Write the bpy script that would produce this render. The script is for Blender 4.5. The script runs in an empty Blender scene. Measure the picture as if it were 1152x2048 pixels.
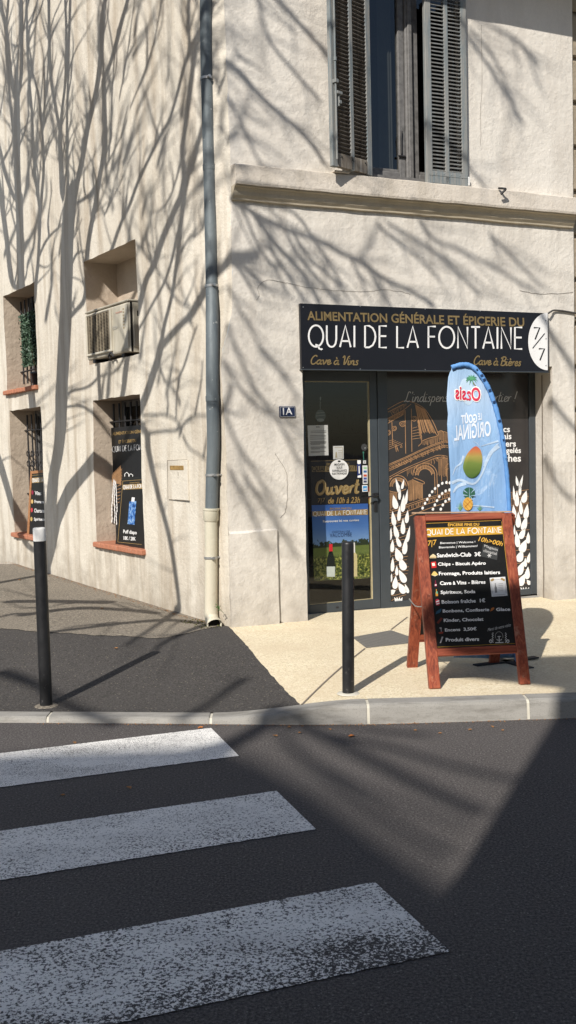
import bpy, math, random
import numpy as np
from mathutils import Vector, Matrix
random.seed(7); rng = np.random.default_rng(7)
S = bpy.context.scene
COL = S.collection
R_ = math.radians
# ------------------------------------------------------------------ camera
FPX = 2016.0; PITCH = R_(3.582); ROLL = R_(1.39)
CAM = np.array([0, 0, 1.6])
def cam_matrix(p, r):
    B = np.array([[1, 0, 0], [0, 0, -1], [0, 1, 0.]])
    c, s = math.cos(p), math.sin(p)
    Rx = np.array([[1, 0, 0], [0, c, -s], [0, s, c]])
    cr, sr = math.cos(r), math.sin(r)
    return np.array([[cr, sr, 0], [-sr, cr, 0], [0, 0, 1]]) @ Rx @ B
CM = cam_matrix(PITCH, ROLL)
cd = bpy.data.cameras.new('camera'); cam = bpy.data.objects.new('camera', cd); COL.objects.link(cam)
cd.sensor_fit = 'VERTICAL'; cd.sensor_height = 36.0; cd.lens = FPX / 2048 * 36.0
cd.clip_start = 0.05; cd.clip_end = 600
mw = Matrix.Identity(4)
for i in range(3):
    mw[i][0] = CM[0][i]; mw[i][1] = -CM[1][i]; mw[i][2] = -CM[2][i]; mw[i][3] = CAM[i]
cam.matrix_world = mw; S.camera = cam
# ------------------------------------------------------------------ light
SUN_AZ = R_(23.5); SUN_EL = R_(38.0)
SUN_D = np.array([math.sin(SUN_AZ)*math.cos(SUN_EL), math.cos(SUN_AZ)*math.cos(SUN_EL), -math.sin(SUN_EL)])
TS = -SUN_D                                    # unit vector towards the sun
W = bpy.data.worlds.new('World'); S.world = W; W.use_nodes = True
nt = W.node_tree; sky = nt.nodes.new('ShaderNodeTexSky'); sky.sky_type = 'NISHITA'; sky.sun_disc = False
sky.sun_elevation = SUN_EL; sky.sun_rotation = SUN_AZ + math.pi
nt.links.new(sky.outputs[0], nt.nodes['Background'].inputs[0]); nt.nodes['Background'].inputs[1].default_value = 0.098
ld = bpy.data.lights.new('sun', 'SUN'); ld.energy = 4.5; ld.angle = R_(0.47); ld.color = (1, .95, .88)
lo = bpy.data.objects.new('sun', ld); COL.objects.link(lo); lo.location = (-6, -14, 14)
lo.rotation_mode = 'QUATERNION'; lo.rotation_quaternion = Vector(SUN_D).to_track_quat('-Z', 'Y')
S.view_settings.view_transform = 'Standard'; S.view_settings.look = 'None'
S.view_settings.exposure = 0.32; S.view_settings.gamma = 1; S.view_settings.use_curve_mapping = False

# ------------------------------------------------------------------ surfaces and picking
def ray(x, y): return CM.T @ np.array([(x-576)/FPX, (y-1024)/FPX, 1.0])
def gz(x, y, z=0.0):
    d = ray(x, y); return CAM + d*(z-CAM[2])/d[2]
def pick(x, y, P, n):
    d = ray(x, y); return CAM + d*np.dot(P-CAM, n)/np.dot(d, n)
class Plane:
    def __init__(s, P, u, v):
        s.P = np.array(P, float); s.u = np.array(u, float); s.u /= np.linalg.norm(s.u)
        s.n = np.cross(s.u, np.array(v, float)); s.n /= np.linalg.norm(s.n); s.v = np.cross(s.n, s.u)
    def px(s, x, y):
        q = pick(x, y, s.P, s.n) - s.P; return np.array([np.dot(q, s.u), np.dot(q, s.v)])
    def pt(s, a, b, o=0.0): return s.P + a*s.u + b*s.v + o*s.n
    def at(s, x, y, o=0.0): a = s.px(x, y); return s.pt(a[0], a[1], o)
    def off(s, d): return Plane(s.P + s.n*d, s.u, s.v)
aR = R_(66.05); aL = R_(-32.66)
K = np.array([-.552, 8.376, 0.0])
tR = np.array([math.sin(aR), math.cos(aR), 0]); nR = np.array([math.cos(aR), -math.sin(aR), 0])
tL = np.array([math.sin(aL), math.cos(aL), 0]); nL = np.array([-math.cos(aL), math.sin(aL), 0])
Z = np.array([0, 0, 1.0])
FR = Plane(K, tR, Z)            # front facade, u to the right, v = height
SD = Plane(K, -tL, Z)           # side facade, u negative going away
assert np.dot(FR.n, nR) > .99 and np.dot(SD.n, nL) > .99

# ------------------------------------------------------------------ mesh builder
TXT = {}
def text2d(body, bold=0.0, shear=0.0, space=1.0):
    key = (body, bold, shear, space)
    if key in TXT: return TXT[key]
    c = bpy.data.curves.new('txt', 'FONT'); c.body = body; c.offset = bold; c.shear = shear; c.space_character = space
    c.resolution_u = 3; c.fill_mode = 'FRONT'
    o = bpy.data.objects.new('txt', c); COL.objects.link(o); bpy.context.view_layer.update()
    me = bpy.data.meshes.new_from_object(o.evaluated_get(bpy.context.evaluated_depsgraph_get()))
    v = np.array([(q.co.x, q.co.y) for q in me.vertices]); fs = [tuple(p.vertices) for p in me.polygons]
    bpy.data.objects.remove(o); bpy.data.curves.remove(c); bpy.data.meshes.remove(me)
    lo_, hi = v.min(0), v.max(0); asp = (hi[0]-lo_[0])/(hi[1]-lo_[1])
    TXT[key] = ((v-lo_)/(hi-lo_), fs, asp); return TXT[key]
def smooth(pts, n=5):
    P = [np.array(p, float) for p in pts]
    if len(P) < 3: return P
    out = []
    for i in range(len(P)-1):
        p0 = P[max(i-1, 0)]; p1 = P[i]; p2 = P[i+1]; p3 = P[min(i+2, len(P)-1)]
        for k in range(n):
            t = k/n
            out.append(.5*((2*p1)+(-p0+p2)*t+(2*p0-5*p1+4*p2-p3)*t*t+(-p0+3*p1-3*p2+p3)*t**3))
    out.append(P[-1]); return out
class MB:
    def __init__(s): s.v = []; s.f = []; s.sm = []
    def add(s, vs, fs, sm=False):
        b = len(s.v); s.v += [tuple(map(float, q)) for q in vs]; s.f += [tuple(b+i for i in q) for q in fs]; s.sm += [sm]*len(fs); return s
    def quad(s, *q): return s.add(q, [tuple(range(len(q)))])
    def hexa(s, a, b):                      # two matching rings a (front) and b (back)
        n = len(a); fs = [tuple(range(n-1, -1, -1)), tuple(range(n, 2*n))] + [(i, (i+1) % n, n+(i+1) % n, n+i) for i in range(n)]
        return s.add(list(a)+list(b), fs)
    def box(s, P, u0, u1, v0, v1, o0, o1):  # box on a plane between offsets o0..o1
        q = [(u0, v0), (u1, v0), (u1, v1), (u0, v1)]
        return s.hexa([P.pt(a, b, o0) for a, b in q], [P.pt(a, b, o1) for a, b in q])
    def bev(s, P, u0, u1, v0, v1, o0, o1, c=.004):
        def rg(i, o): return [P.pt(a, b, o) for a, b in ((u0+i, v0), (u1-i, v0), (u1, v0+i), (u1, v1-i), (u1-i, v1), (u0+i, v1), (u0, v1-i), (u0, v0+i))]
        def ri(o): return [P.pt(a, b, o) for a, b in ((u0+2*c, v0+c), (u1-2*c, v0+c), (u1-c, v0+2*c), (u1-c, v1-2*c), (u1-2*c, v1-c), (u0+2*c, v1-c), (u0+c, v1-2*c), (u0+c, v0+2*c))]
        s.loft([rg(c, o0), rg(c, o1-c), ri(o1)], cap=True); return s
    def loft(s, rings, cap=True, sm=False, close=True):
        n = len(rings[0]); vs = [q for r in rings for q in r]; fs = []
        for k in range(len(rings)-1):
            for i in range(n if close else n-1):
                j = (i+1) % n; fs.append((k*n+i, k*n+j, (k+1)*n+j, (k+1)*n+i))
        s.add(vs, fs, sm)
        if cap:
            s.add(rings[0], [tuple(range(n-1, -1, -1))]); s.add(rings[-1], [tuple(range(n))])
        return s
    def tube(s, pts, rad, n=8, cap=True, sm=True):
        P = [np.array(p, float) for p in pts]
        rad = [rad]*len(P) if np.isscalar(rad) else rad
        rings = []; ref = None
        for i, p in enumerate(P):
            d = P[min(i+1, len(P)-1)] - P[max(i-1, 0)]; d /= (np.linalg.norm(d)+1e-9)
            if ref is None: ref = np.array([0, 0, 1.]) if abs(d[2]) < .8 else np.array([1., 0, 0])
            a = np.cross(d, ref); a /= (np.linalg.norm(a)+1e-9); b = np.cross(d, a); ref = np.cross(a, d)
            rings.append([p+rad[i]*(a*math.cos(t)+b*math.sin(t)) for t in (2*math.pi*k/n for k in range(n))])
        return s.loft(rings, cap=cap, sm=sm)
    def cyl(s, x, y, prof, n=24):           # lathe of (radius, z)
        return s.loft([[np.array([x+r*math.cos(2*math.pi*k/n), y+r*math.sin(2*math.pi*k/n), z]) for k in range(n)] for r, z in prof], cap=True, sm=True)
    def poly(s, P, px, o=0.003, th=0.0):    # polygon given as photo points picked on plane P
        a = [P.at(x, y, o) for x, y in px]
        if th: return s.hexa([P.at(x, y, o-th) for x, y in px], a)
        return s.add(a, [tuple(range(len(a)))])
    def ell(s, P, cx, cy, rx, ry, rot=0, o=0.003, n=28, a0=0, a1=360):
        c, d = math.cos(R_(rot)), math.sin(R_(rot)); pts = []
        for k in range(n):
            t = R_(a0+(a1-a0)*k/(n if a1-a0 == 360 else n-1)); x, y = rx*math.cos(t), ry*math.sin(t)
            pts.append((cx+x*c-y*d, cy+x*d+y*c))
        return s.poly(P, pts, o)
    def text(s, P, body, TL, TR, BL, o=0.004, bold=0.0, shear=0.0, space=1.0):
        v, fs, asp = text2d(body, bold, shear, space); TL, TR, BL = (np.array(q, float) for q in (TL, TR, BL))
        a = [TL+(TR-TL)*x+(BL-TL)*(1-y) for x, y in v]
        return s.add([P.at(q[0], q[1], o) for q in a], fs)
    def textr(s, P, body, TR, h, slope=0.0, **k):
        asp = text2d(body, k.get('bold', 0), k.get('shear', 0), k.get('space', 1))[2]; TR = np.array(TR, float)
        TL = TR - np.array([h*asp, h*asp*slope]); return s.text(P, body, TL, TR, TL+(0, h), **k)
    def rib(s, P, px, w, o=0.004, n=4, sm=True, pxw=True):   # painted line of width w (photo px) on plane P
        q = smooth(px, n) if sm else [np.array(p, float) for p in px]
        L_, R2 = [], []
        for i, p in enumerate(q):
            d = q[min(i+1, len(q)-1)]-q[max(i-1, 0)]; l = np.linalg.norm(d)+1e-9; nn = np.array([-d[1], d[0]])/l
            ww = (w[0]+(w[1]-w[0])*i/(len(q)-1)) if isinstance(w, tuple) else w
            L_.append(P.at(*(p+nn*ww/2), o)); R2.append(P.at(*(p-nn*ww/2), o))
        m = len(q); return s.add(L_+R2, [(i, i+1, m+i+1, m+i) for i in range(m-1)])
    def build(s, name, m, parent=None):
        me = bpy.data.meshes.new(name); base = np.zeros(3); p = parent
        while p is not None: base = base+np.array(p.location); p = p.parent
        me.from_pydata([tuple(np.array(q)-base) for q in s.v], [], s.f); me.update()
        if any(s.sm): me.polygons.foreach_set('use_smooth', s.sm)
        me.materials.append(m); o = bpy.data.objects.new(name, me); COL.objects.link(o)
        if parent: o.parent = parent
        return o
    def split(s, name, m, parent=None, gap=.02):        # one object per cluster of loose pieces
        par = list(range(len(s.v)))
        def fd(i):
            while par[i] != i: par[i] = par[par[i]]; i = par[i]
            return i
        for f in s.f:
            for k in f[1:]: par[fd(k)] = fd(f[0])
        V = np.array(s.v); isl = {}
        for i in range(len(V)): isl.setdefault(fd(i), []).append(i)
        keys = list(isl); lo_ = np.array([V[isl[k]].min(0) for k in keys]); hi = np.array([V[isl[k]].max(0) for k in keys]); cl = list(range(len(keys)))
        def fc(i):
            while cl[i] != i: cl[i] = cl[cl[i]]; i = cl[i]
            return i
        for i in range(len(keys)):
            for j in range(i):
                if np.all(lo_[i]-gap <= hi[j]) and np.all(lo_[j]-gap <= hi[i]): cl[fc(i)] = fc(j)
        root_of = {v: fc(i) for i, k in enumerate(keys) for v in isl[k]}; groups = {}
        for fi, f in enumerate(s.f): groups.setdefault(root_of[f[0]], []).append(fi)
        out = []
        for g in groups.values():
            mp = {}; b = MB()
            for fi in g:
                for v in s.f[fi]: mp.setdefault(v, len(mp))
                b.f.append(tuple(mp[v] for v in s.f[fi])); b.sm.append(s.sm[fi])
            b.v = [s.v[v] for v in mp]; out.append(b.build(name, m, parent))
        return out
def fixn(o):
    import bmesh
    b = bmesh.new(); b.from_mesh(o.data); bmesh.ops.recalc_face_normals(b, faces=b.faces); b.to_mesh(o.data); b.free(); return o
def tag(o, label, cat, group=None):
    o['label'] = label; o['category'] = cat
    if group: o['group'] = group
    return o
def thing(name, label, cat, loc=(0, 0, 0), group=None):
    o = bpy.data.objects.new(name, None); o.empty_display_size = .2; COL.objects.link(o); o.location = tuple(map(float, loc))
    return tag(o, label, cat, group)
def struct(o, kind='structure'): o['kind'] = kind; return o

# ------------------------------------------------------------------ materials
class N:
    def __init__(s, name):
        s.m = bpy.data.materials.new(name); s.m.use_nodes = True; s.t = s.m.node_tree; s.b = s.t.nodes['Principled BSDF']
        s.geo = s.t.nodes.new('ShaderNodeNewGeometry')
    def new(s, t, **k):
        n = s.t.nodes.new(t)
        for a, b in k.items(): setattr(n, a, b)
        return n
    def link(s, a, b): s.t.links.new(a, b)
    def pos(s, sc=(1, 1, 1), loc=(0, 0, 0)):
        m = s.new('ShaderNodeMapping'); m.inputs['Scale'].default_value = sc; m.inputs['Location'].default_value = loc
        s.link(s.geo.outputs['Position'], m.inputs[0]); return m.outputs[0]
    def noise(s, scale, detail=4, rough=.6, vec=None, dist=0):
        n = s.new('ShaderNodeTexNoise'); n.inputs['Scale'].default_value = scale; n.inputs['Detail'].default_value = detail
        n.inputs['Roughness'].default_value = rough; n.inputs['Distortion'].default_value = dist
        s.link(vec if vec else s.pos(), n.inputs['Vector']); return n.outputs[0]
    def voro(s, scale, out='Distance', vec=None):
        n = s.new('ShaderNodeTexVoronoi'); n.inputs['Scale'].default_value = scale; s.link(vec if vec else s.pos(), n.inputs['Vector']); return n.outputs[out]
    def ramp(s, fac, stops):
        r = s.new('ShaderNodeValToRGB'); e = r.color_ramp.elements
        while len(e) < len(stops): e.new(.5)
        for i, (p, c) in enumerate(stops):
            e[i].position = p; e[i].color = (*c, 1) if not np.isscalar(c) else (c, c, c, 1)
        s.link(fac, r.inputs[0]); return r.outputs[0]
    def mix(s, fac, a, b, mode='MIX'):
        n = s.new('ShaderNodeMix', data_type='RGBA', blend_type=mode)
        for sock, v in ((n.inputs['Factor'], fac), (n.inputs[6], a), (n.inputs[7], b)):
            if hasattr(v, 'is_linked') or isinstance(v, bpy.types.NodeSocket): s.link(v, sock)
            elif np.isscalar(v): sock.default_value = v
            else: sock.default_value = (*v, 1)
        return n.outputs[2]
    def math(s, op, a, b=0.0, c=None):
        n = s.new('ShaderNodeMath', operation=op)
        for i, v in enumerate((a, b) if c is None else (a, b, c)):
            if isinstance(v, bpy.types.NodeSocket): s.link(v, n.inputs[i])
            else: n.inputs[i].default_value = v
        return n.outputs[0]
    def mr(s, v, a, b, c=0.0, d=1.0):
        n = s.new('ShaderNodeMapRange'); s.link(v, n.inputs[0])
        for i, q in enumerate((a, b, c, d)): n.inputs[i+1].default_value = q
        return n.outputs[0]
    def xyz(s, v=None):
        n = s.new('ShaderNodeSeparateXYZ'); s.link(v if v else s.geo.outputs['Position'], n.inputs[0]); return n.outputs
    def bump(s, h, strength=.3, dist=.01):
        n = s.new('ShaderNodeBump'); n.inputs['Strength'].default_value = strength; n.inputs['Distance'].default_value = dist
        s.link(h, n.inputs['Height'])
        pr = s.b.inputs['Normal']
        if pr.is_linked: s.link(pr.links[0].from_socket, n.inputs['Normal'])
        s.link(n.outputs[0], pr); return n
    def col(s, c): 
        if isinstance(c, bpy.types.NodeSocket): s.link(c, s.b.inputs['Base Color'])
        else: s.b.inputs['Base Color'].default_value = (*c, 1)
    def done(s, rough=.8, spec=.3, metal=0):
        if isinstance(rough, bpy.types.NodeSocket): s.link(rough, s.b.inputs['Roughness'])
        else: s.b.inputs['Roughness'].default_value = rough
        s.b.inputs['Specular IOR Level'].default_value = spec; s.b.inputs['Metallic'].default_value = metal; return s.m
def plain(name, c, rough=.6, spec=.3, metal=0, var=.12, sc=9, bump=0):
    n = N(name); f = n.noise(sc, 5); c = np.array(c)
    n.col(n.ramp(f, [(.3, tuple(c*(1-var))), (.7, tuple(np.minimum(c*(1+var), 1)))]))
    if bump: n.bump(n.noise(sc*12, 4), bump, .004)
    return n.done(n.mr(f, .3, .7, rough*.85, min(rough*1.12, 1)), spec, metal)
def stucco(name, a, b, stain, streak=1.0, dirt_h=.5, gsc=26, bstr=.55, speck=.5, zgrime=.55, bands=None):
    n = N(name); p = n.pos()
    big = n.noise(1.3, 5, .6); st = n.noise(1, 6, .62, n.pos((5, 5, .55)), .4); fine = n.noise(60, 4, .7)
    c = n.mix(n.mr(big, .35, .65), a, b)
    c = n.mix(n.math('MULTIPLY', n.mr(st, .46, .72), streak), c, stain)
    c = n.mix(n.mr(fine, .35, .7, 0, .16), c, tuple(np.array(stain)*.8))
    # splash dirt near the ground, broken up by noise
    z = n.xyz()[2]; g = n.math('ADD', n.mr(z, .1, .1+dirt_h, 1, 0), n.mr(n.noise(5, 5), .3, .7, -.45, .35))
    c = n.mix(n.mr(g, .25, 1.1, 0, zgrime), c, tuple(np.array(stain)*.62))
    if bands:
        dp_ = n.new('ShaderNodeVectorMath', operation='DOT_PRODUCT'); n.link(n.pos((1, 1, 1), tuple(-K)), dp_.inputs[0]); dp_.inputs[1].default_value = tuple(bands[0]); uu = dp_.outputs['Value']
        stk = n.mr(n.noise(1, 5, .65, n.pos((13, 13, .5))), .46, .66)
        for u0, u1, z1, ln_, am in bands[1]:
            f = n.math('MULTIPLY', n.math('MULTIPLY', n.mr(uu, u0, u0+.06), n.mr(uu, u1-.06, u1, 1, 0)), n.math('MULTIPLY', n.mr(z, z1-ln_, z1), n.mr(z, z1, z1+.01, 1, 0)))
            c = n.mix(n.math('MULTIPLY', n.math('MULTIPLY', f, stk), am), c, tuple(np.array(stain)*.6))
    sp = n.noise(150, 2, .5); c = n.mix(n.mr(sp, .66, .74, 0, speck*.5), c, tuple(np.array(stain)*.45))
    n.col(c)
    n.bump(n.noise(gsc, 6, .62, None, .35), bstr, .014); n.bump(n.noise(gsc*5, 3, .6), .35, .004); n.bump(n.noise(3, 3), .3, .04)
    return n.done(.92, .15)
M = {}
# drip stains below sills, niche and cornice: (along-wall range, top height, length, strength)
SBANDS = (-tL, ((-2.78, -1.53, .60, .42, .5), (-2.75, -1.6, 2.50, .33, .55), (-5.68, -4.40, 2.37, .3, .5), (-5.6, -4.35, .53, .3, .5)))
FBANDS = (tR, ((.0, 3.7, 3.66, .30, .35), (1.0, 2.5, 3.93, .2, .2), (.3, .75, 2.9, .9, .18), (3.3, 3.7, 1.4, 1.3, .35)))
M['side'] = stucco('cream_render', (.69, .64, .55), (.62, .57, .48), (.40, .335, .255), .9, .65, bands=SBANDS)
M['front'] = stucco('grey_beige_render', (.73, .685, .61), (.66, .615, .545), (.47, .42, .36), .4, .95, 19, .6, bands=FBANDS)
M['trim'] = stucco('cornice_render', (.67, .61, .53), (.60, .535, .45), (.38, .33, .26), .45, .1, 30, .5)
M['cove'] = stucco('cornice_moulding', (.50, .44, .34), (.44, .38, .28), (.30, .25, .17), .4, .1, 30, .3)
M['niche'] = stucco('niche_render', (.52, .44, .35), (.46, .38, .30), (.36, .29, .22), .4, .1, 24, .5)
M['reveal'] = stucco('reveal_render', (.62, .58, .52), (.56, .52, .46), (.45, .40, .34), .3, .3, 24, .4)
M['neigh'] = stucco('rough_neighbour_render', (.36, .30, .22), (.28, .23, .16), (.16, .13, .09), .5, .3, 14, 1)
M['crack'] = plain('crack', (.20, .17, .14), .95, .1)
def asphalt(name, base, light, sc=150, warm=0.0):
    n = N(name); v = n.voro(sc); v2 = n.noise(sc*.62, 6, .85); big = n.noise(.8, 5, .6)
    b = np.array(base); c = n.ramp(v2, [(.36, tuple(b*.22)), (.5, tuple(b)), (.64, tuple(b*2.3))])
    c = n.mix(n.mr(big, .35, .7, 0, .35), c, tuple(b*1.5+np.array([warm, warm*.8, warm*.5])))
    chip = n.voro(sc*.62, 'Color'); cx = n.xyz(chip)[0]; ch = n.math('MULTIPLY', n.mr(cx, .93, .95), n.mr(n.voro(sc*.62), .36, .22, 0, .8))
    c = n.mix(ch, c, light); n.col(c)
    n.bump(v2, .9, .008); n.bump(v, .5, .004); return n.done(.9, .2)
M['road'] = asphalt('road_asphalt', (.098, .089, .085), (.29, .275, .255))
M['pave'] = asphalt('pavement_asphalt', (.066, .061, .057), (.36, .31, .23), 120, .004)
M['old'] = asphalt('old_asphalt', (.20, .175, .14), (.48, .41, .31), 95, .02)
def paint(name, wear, sc, grain=130, edge=None):
    n = N(name); p = n.pos(); n1 = n.noise(grain, 4, .7); n2 = n.noise(sc, 4, .6); n3 = n.noise(1.6, 3, .6, n.pos((1, 2.2, 1), (3, 1, 0)))
    s = n.math('ADD', n.math('MULTIPLY', n1, 1.0), n.math('MULTIPLY_ADD', n2, .14, n.math('MULTIPLY', n3, .20)))
    if edge:                                # tyre-worn band along one long edge of the stripe
        A_, B_, amt = edge; d_ = (B_-A_)/np.dot(B_-A_, B_-A_); dp_ = n.new('ShaderNodeVectorMath', operation='DOT_PRODUCT'); n.link(n.pos((1, 1, 1), tuple(-A_)), dp_.inputs[0]); dp_.inputs[1].default_value = tuple(d_)
        s = n.math('ADD', s, n.mr(n.math('ADD', dp_.outputs['Value'], n.mr(n.noise(2.5, 3), .3, .7, -.12, .12)), .62, .85, 0, amt))
    f = n.mr(s, wear-.03, wear+.05)
    c = n.mix(n.noise(14, 4), (.82, .80, .76), (.88, .86, .82))
    c = n.mix(n.mr(n.noise(1.9, 6, .7, n.pos((1, 2.6, 1))), .45, .7, 0, .38), c, (.40, .39, .38)); n.col(n.mix(f, c, (.06, .056, .056))); n.bump(n.noise(150, 3, .7), .7, .005); n.bump(f, -.3, .003); return n.done(.8, .25)
M['paint1'] = paint('road_paint', .735, 9, 170); M['paint2'] = paint('worn_road_paint', .735, 7, 120, (gz(553, 1583), gz(632, 1660), .03)); M['paint3'] = paint('coarse_road_paint', .705, 6, 92, (gz(750, 1766), gz(900, 1905), .075))
n = N('exposed_aggregate'); v = n.voro(95, 'Color'); vx = n.xyz(v)
c = n.ramp(vx[0], [(0, (.56, .47, .30)), (.35, (.74, .645, .45)), (.7, (.80, .715, .54)), (1, (.62, .50, .33))])
c = n.mix(n.mr(n.noise(2.1, 6, .7), .42, .66, 0, .65), c, (.62, .51, .35)); c = n.mix(n.mr(n.noise(170, 2), .62, .7, 0, .5), c, (.25, .18, .1))
gm = n.voro(2.3, 'Distance', n.pos((1, 1, 1), (.3, .8, 0))); c = n.mix(n.mr(gm, .02, .035, .45, 0), c, (.16, .14, .11)); n.col(c); n.bump(n.voro(95), .5, .004); M['cream'] = n.done(.85, .25)
n = N('kerb_stone'); c = n.mix(n.noise(2.2, 5, .65), (.245, .235, .215), (.34, .325, .295)); c = n.mix(n.mr(n.noise(140, 2), .56, .68, 0, .5), c, (.17, .16, .15))
c = n.mix(n.mr(n.noise(4, 6, .7, n.pos((1, 3, 5))), .48, .66, 0, .75), c, (.17, .16, .14)); n.col(c); n.bump(n.noise(60, 5), .35, .004); M['kerb'] = n.done(.8, .3)
M['mortar'] = plain('kerb_mortar', (.55, .52, .44), .9, .2, bump=.3)
n = N('oiled_wood'); w = n.noise(1, 7, .65, n.pos((42, 42, 2.2)), 1.4); c = n.ramp(w, [(.28, (.07, .014, .008)), (.5, (.235, .050, .023)), (.72, (.38, .11, .05))])
c = n.mix(n.mr(n.noise(9, 6, .75), .58, .70, 0, .6), c, (.50, .30, .20)); n.col(c); n.bump(w, .3, .003); M['wood'] = n.done(.5, .4)
n = N('cross_wood'); w = n.noise(1, 7, .65, n.pos((3, 3, 60)), 1.2); c = n.ramp(w, [(.28, (.07, .014, .008)), (.5, (.235, .050, .023)), (.72, (.38, .11, .05))])
n.col(c); n.bump(w, .3, .003); M['woodh'] = n.done(.5, .4)
M['wornwood'] = plain('worn_pale_wood', (.42, .27, .17), .8, .2, var=.35, sc=40)
def shutter(name, c, chip, amt):
    n = N(name); w = n.noise(1, 6, .7, n.pos((30, 30, 3)), .6); k = n.mr(w, .5-amt*.2, .66-amt*.2); cc = np.array(c)
    q = n.mix(n.noise(7, 5), tuple(cc*.75), tuple(cc*1.2)); n.col(n.mix(n.math('MULTIPLY', k, amt), q, chip)); n.bump(w, .4, .003); return n.done(.8, .2)
M['shut'] = shutter('blue_grey_shutter_paint', (.175, .205, .215), (.34, .31, .27), .5)
M['slat_brown'] = shutter('bare_brown_slats', (.048, .036, .029), (.17, .155, .135), .6)
M['slat_grey'] = shutter('grey_slats', (.185, .20, .20), (.10, .08, .06), .55)
M['barewood'] = shutter('weathered_bare_wood', (.40, .37, .32), (.14, .11, .08), .8)
M['sash'] = plain('grey_window_wood', (.14, .135, .13), .6, .3, var=.3, sc=20)
M['alu'] = plain('anthracite_aluminium', (.043, .052, .060), .42, .5, 0, .08)
n = N('scuffed_black_coat'); z = n.xyz()[2]; k = n.math('MULTIPLY', n.mr(n.noise(34, 6, .75), .60, .68), n.mr(z, .1, .45, .55, .04))
n.col(n.mix(k, n.mix(n.noise(10, 4), (.010, .010, .011), (.018, .018, .019)), (.16, .15, .14))); M['black'] = n.done(n.mr(n.noise(16, 5), .3, .7, .32, .55), .45)
M['iron'] = plain('black_iron', (.022, .021, .022), .6, .4, var=.3)
M['white'] = plain('white_plastic', (.72, .71, .68), .5, .4, var=.05)
M['seal'] = plain('yellowed_seal', (.42, .36, .22), .7, .3)
M['zinc'] = None
n = N('painted_zinc'); w = n.noise(1, 6, .65, n.pos((9, 9, 1.1))); c = n.mix(n.mr(w, .35, .7), (.085, .105, .118), (.165, .188, .195)); c = n.mix(n.mr(n.noise(30, 4), .66, .72, 0, .7), c, (.5, .5, .46))
n.col(c); n.bump(n.noise(7, 4), .25, .02); M['zinc'] = n.done(.58, .35, .1)
n = N('cream_pipe_paint'); w = n.noise(1, 6, .65, n.pos((9, 9, 1.3))); c = n.mix(n.mr(w, .35, .7), (.58, .53, .42), (.50, .48, .37)); c = n.mix(n.mr(n.noise(9, 5), .6, .75, 0, .5), c, (.36, .27, .19)); n.col(c); n.bump(n.noise(12, 4), .2, .01); M['creampipe'] = n.done(.55, .4)
n = N('terracotta'); c = n.mix(n.noise(12, 5), (.33, .13, .075), (.46, .20, .12)); c = n.mix(n.mr(n.noise(30, 4), .6, .72, 0, .6), c, (.45, .36, .28)); n.col(c); n.bump(n.noise(60, 4), .4, .004); M['terra'] = n.done(.85, .2)
n = N('aged_ac_casing'); w = n.noise(1, 6, .65, n.pos((7, 7, 1.6))); c = n.mix(n.mr(w, .38, .7), (.54, .50, .41), (.36, .33, .26)); c = n.mix(n.mr(n.noise(22, 5), .62, .74, 0, .6), c, (.32, .26, .18)); n.col(c); M['ac'] = n.done(.5, .4)
M['dark'] = plain('dark_void', (.012, .011, .011), .8, .2)
M['signblk'] = plain('black_sign_panel', (.0085, .0085, .012), .38, .4, var=.15, sc=3)
M['vinyl'] = plain('dark_window_film', (.034, .031, .031), .22, .5, var=.12, sc=2.5)
M['gold'] = plain('gold_print', (.34, .225, .085), .5, .3, var=.1)
M['goldbright'] = plain('bright_gold_print', (.60, .33, .045), .5, .3, var=.06)
M['dimgold'] = plain('bronze_print', (.20, .145, .065), .5, .3, var=.12)
M['whitepr'] = plain('white_print', (.80, .79, .77), .5, .3, var=.03)
M['greypr'] = plain('silver_print', (.50, .49, .47), .5, .3, var=.05)
M['blackpr'] = plain('black_print', (.012, .012, .012), .5, .3)
M['copper'] = plain('copper_line_print', (.42, .235, .115), .5, .3, var=.25, sc=12)
M['board'] = plain('black_board_face', (.010, .010, .010), .33, .4, var=.2, sc=5)
M['blue'] = plain('enamel_blue', (.012, .022, .065), .3, .5)
M['steel'] = plain('steel', (.45, .45, .44), .4, .5, .7)
M['cable'] = plain('grey_cable', (.06, .058, .055), .6, .3)
def glass(name, tint, ref=1.0):
    n = N(name); t = n.t; tr = n.new('ShaderNodeBsdfTransparent'); tr.inputs[0].default_value = (*tint, 1)
    gl = n.new('ShaderNodeBsdfGlossy'); gl.inputs['Roughness'].default_value = .015
    lw = n.new('ShaderNodeLayerWeight'); lw.inputs['Blend'].default_value = .5; fz = n.math('MULTIPLY_ADD', n.math('POWER', lw.outputs['Facing'], 5.0), .95, .043)
    mx = n.new('ShaderNodeMixShader'); n.link(n.math('MINIMUM', n.math('MULTIPLY', fz, ref), 1.0), mx.inputs[0]); n.link(tr.outputs[0], mx.inputs[1]); n.link(gl.outputs[0], mx.inputs[2])
    b = n.new('ShaderNodeBump'); b.inputs['Strength'].default_value = .04; b.inputs['Distance'].default_value = .02; n.link(n.noise(2.2, 2), b.inputs['Height']); n.link(b.outputs[0], gl.inputs['Normal'])
    n.link(mx.outputs[0], t.nodes['Material Output'].inputs[0]); return n.m
M['glass'] = glass('clear_shop_glass', (.90, .90, .88), 1.2)
M['oldglass'] = glass('old_window_glass', (.55, .56, .55), 1.9)
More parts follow.
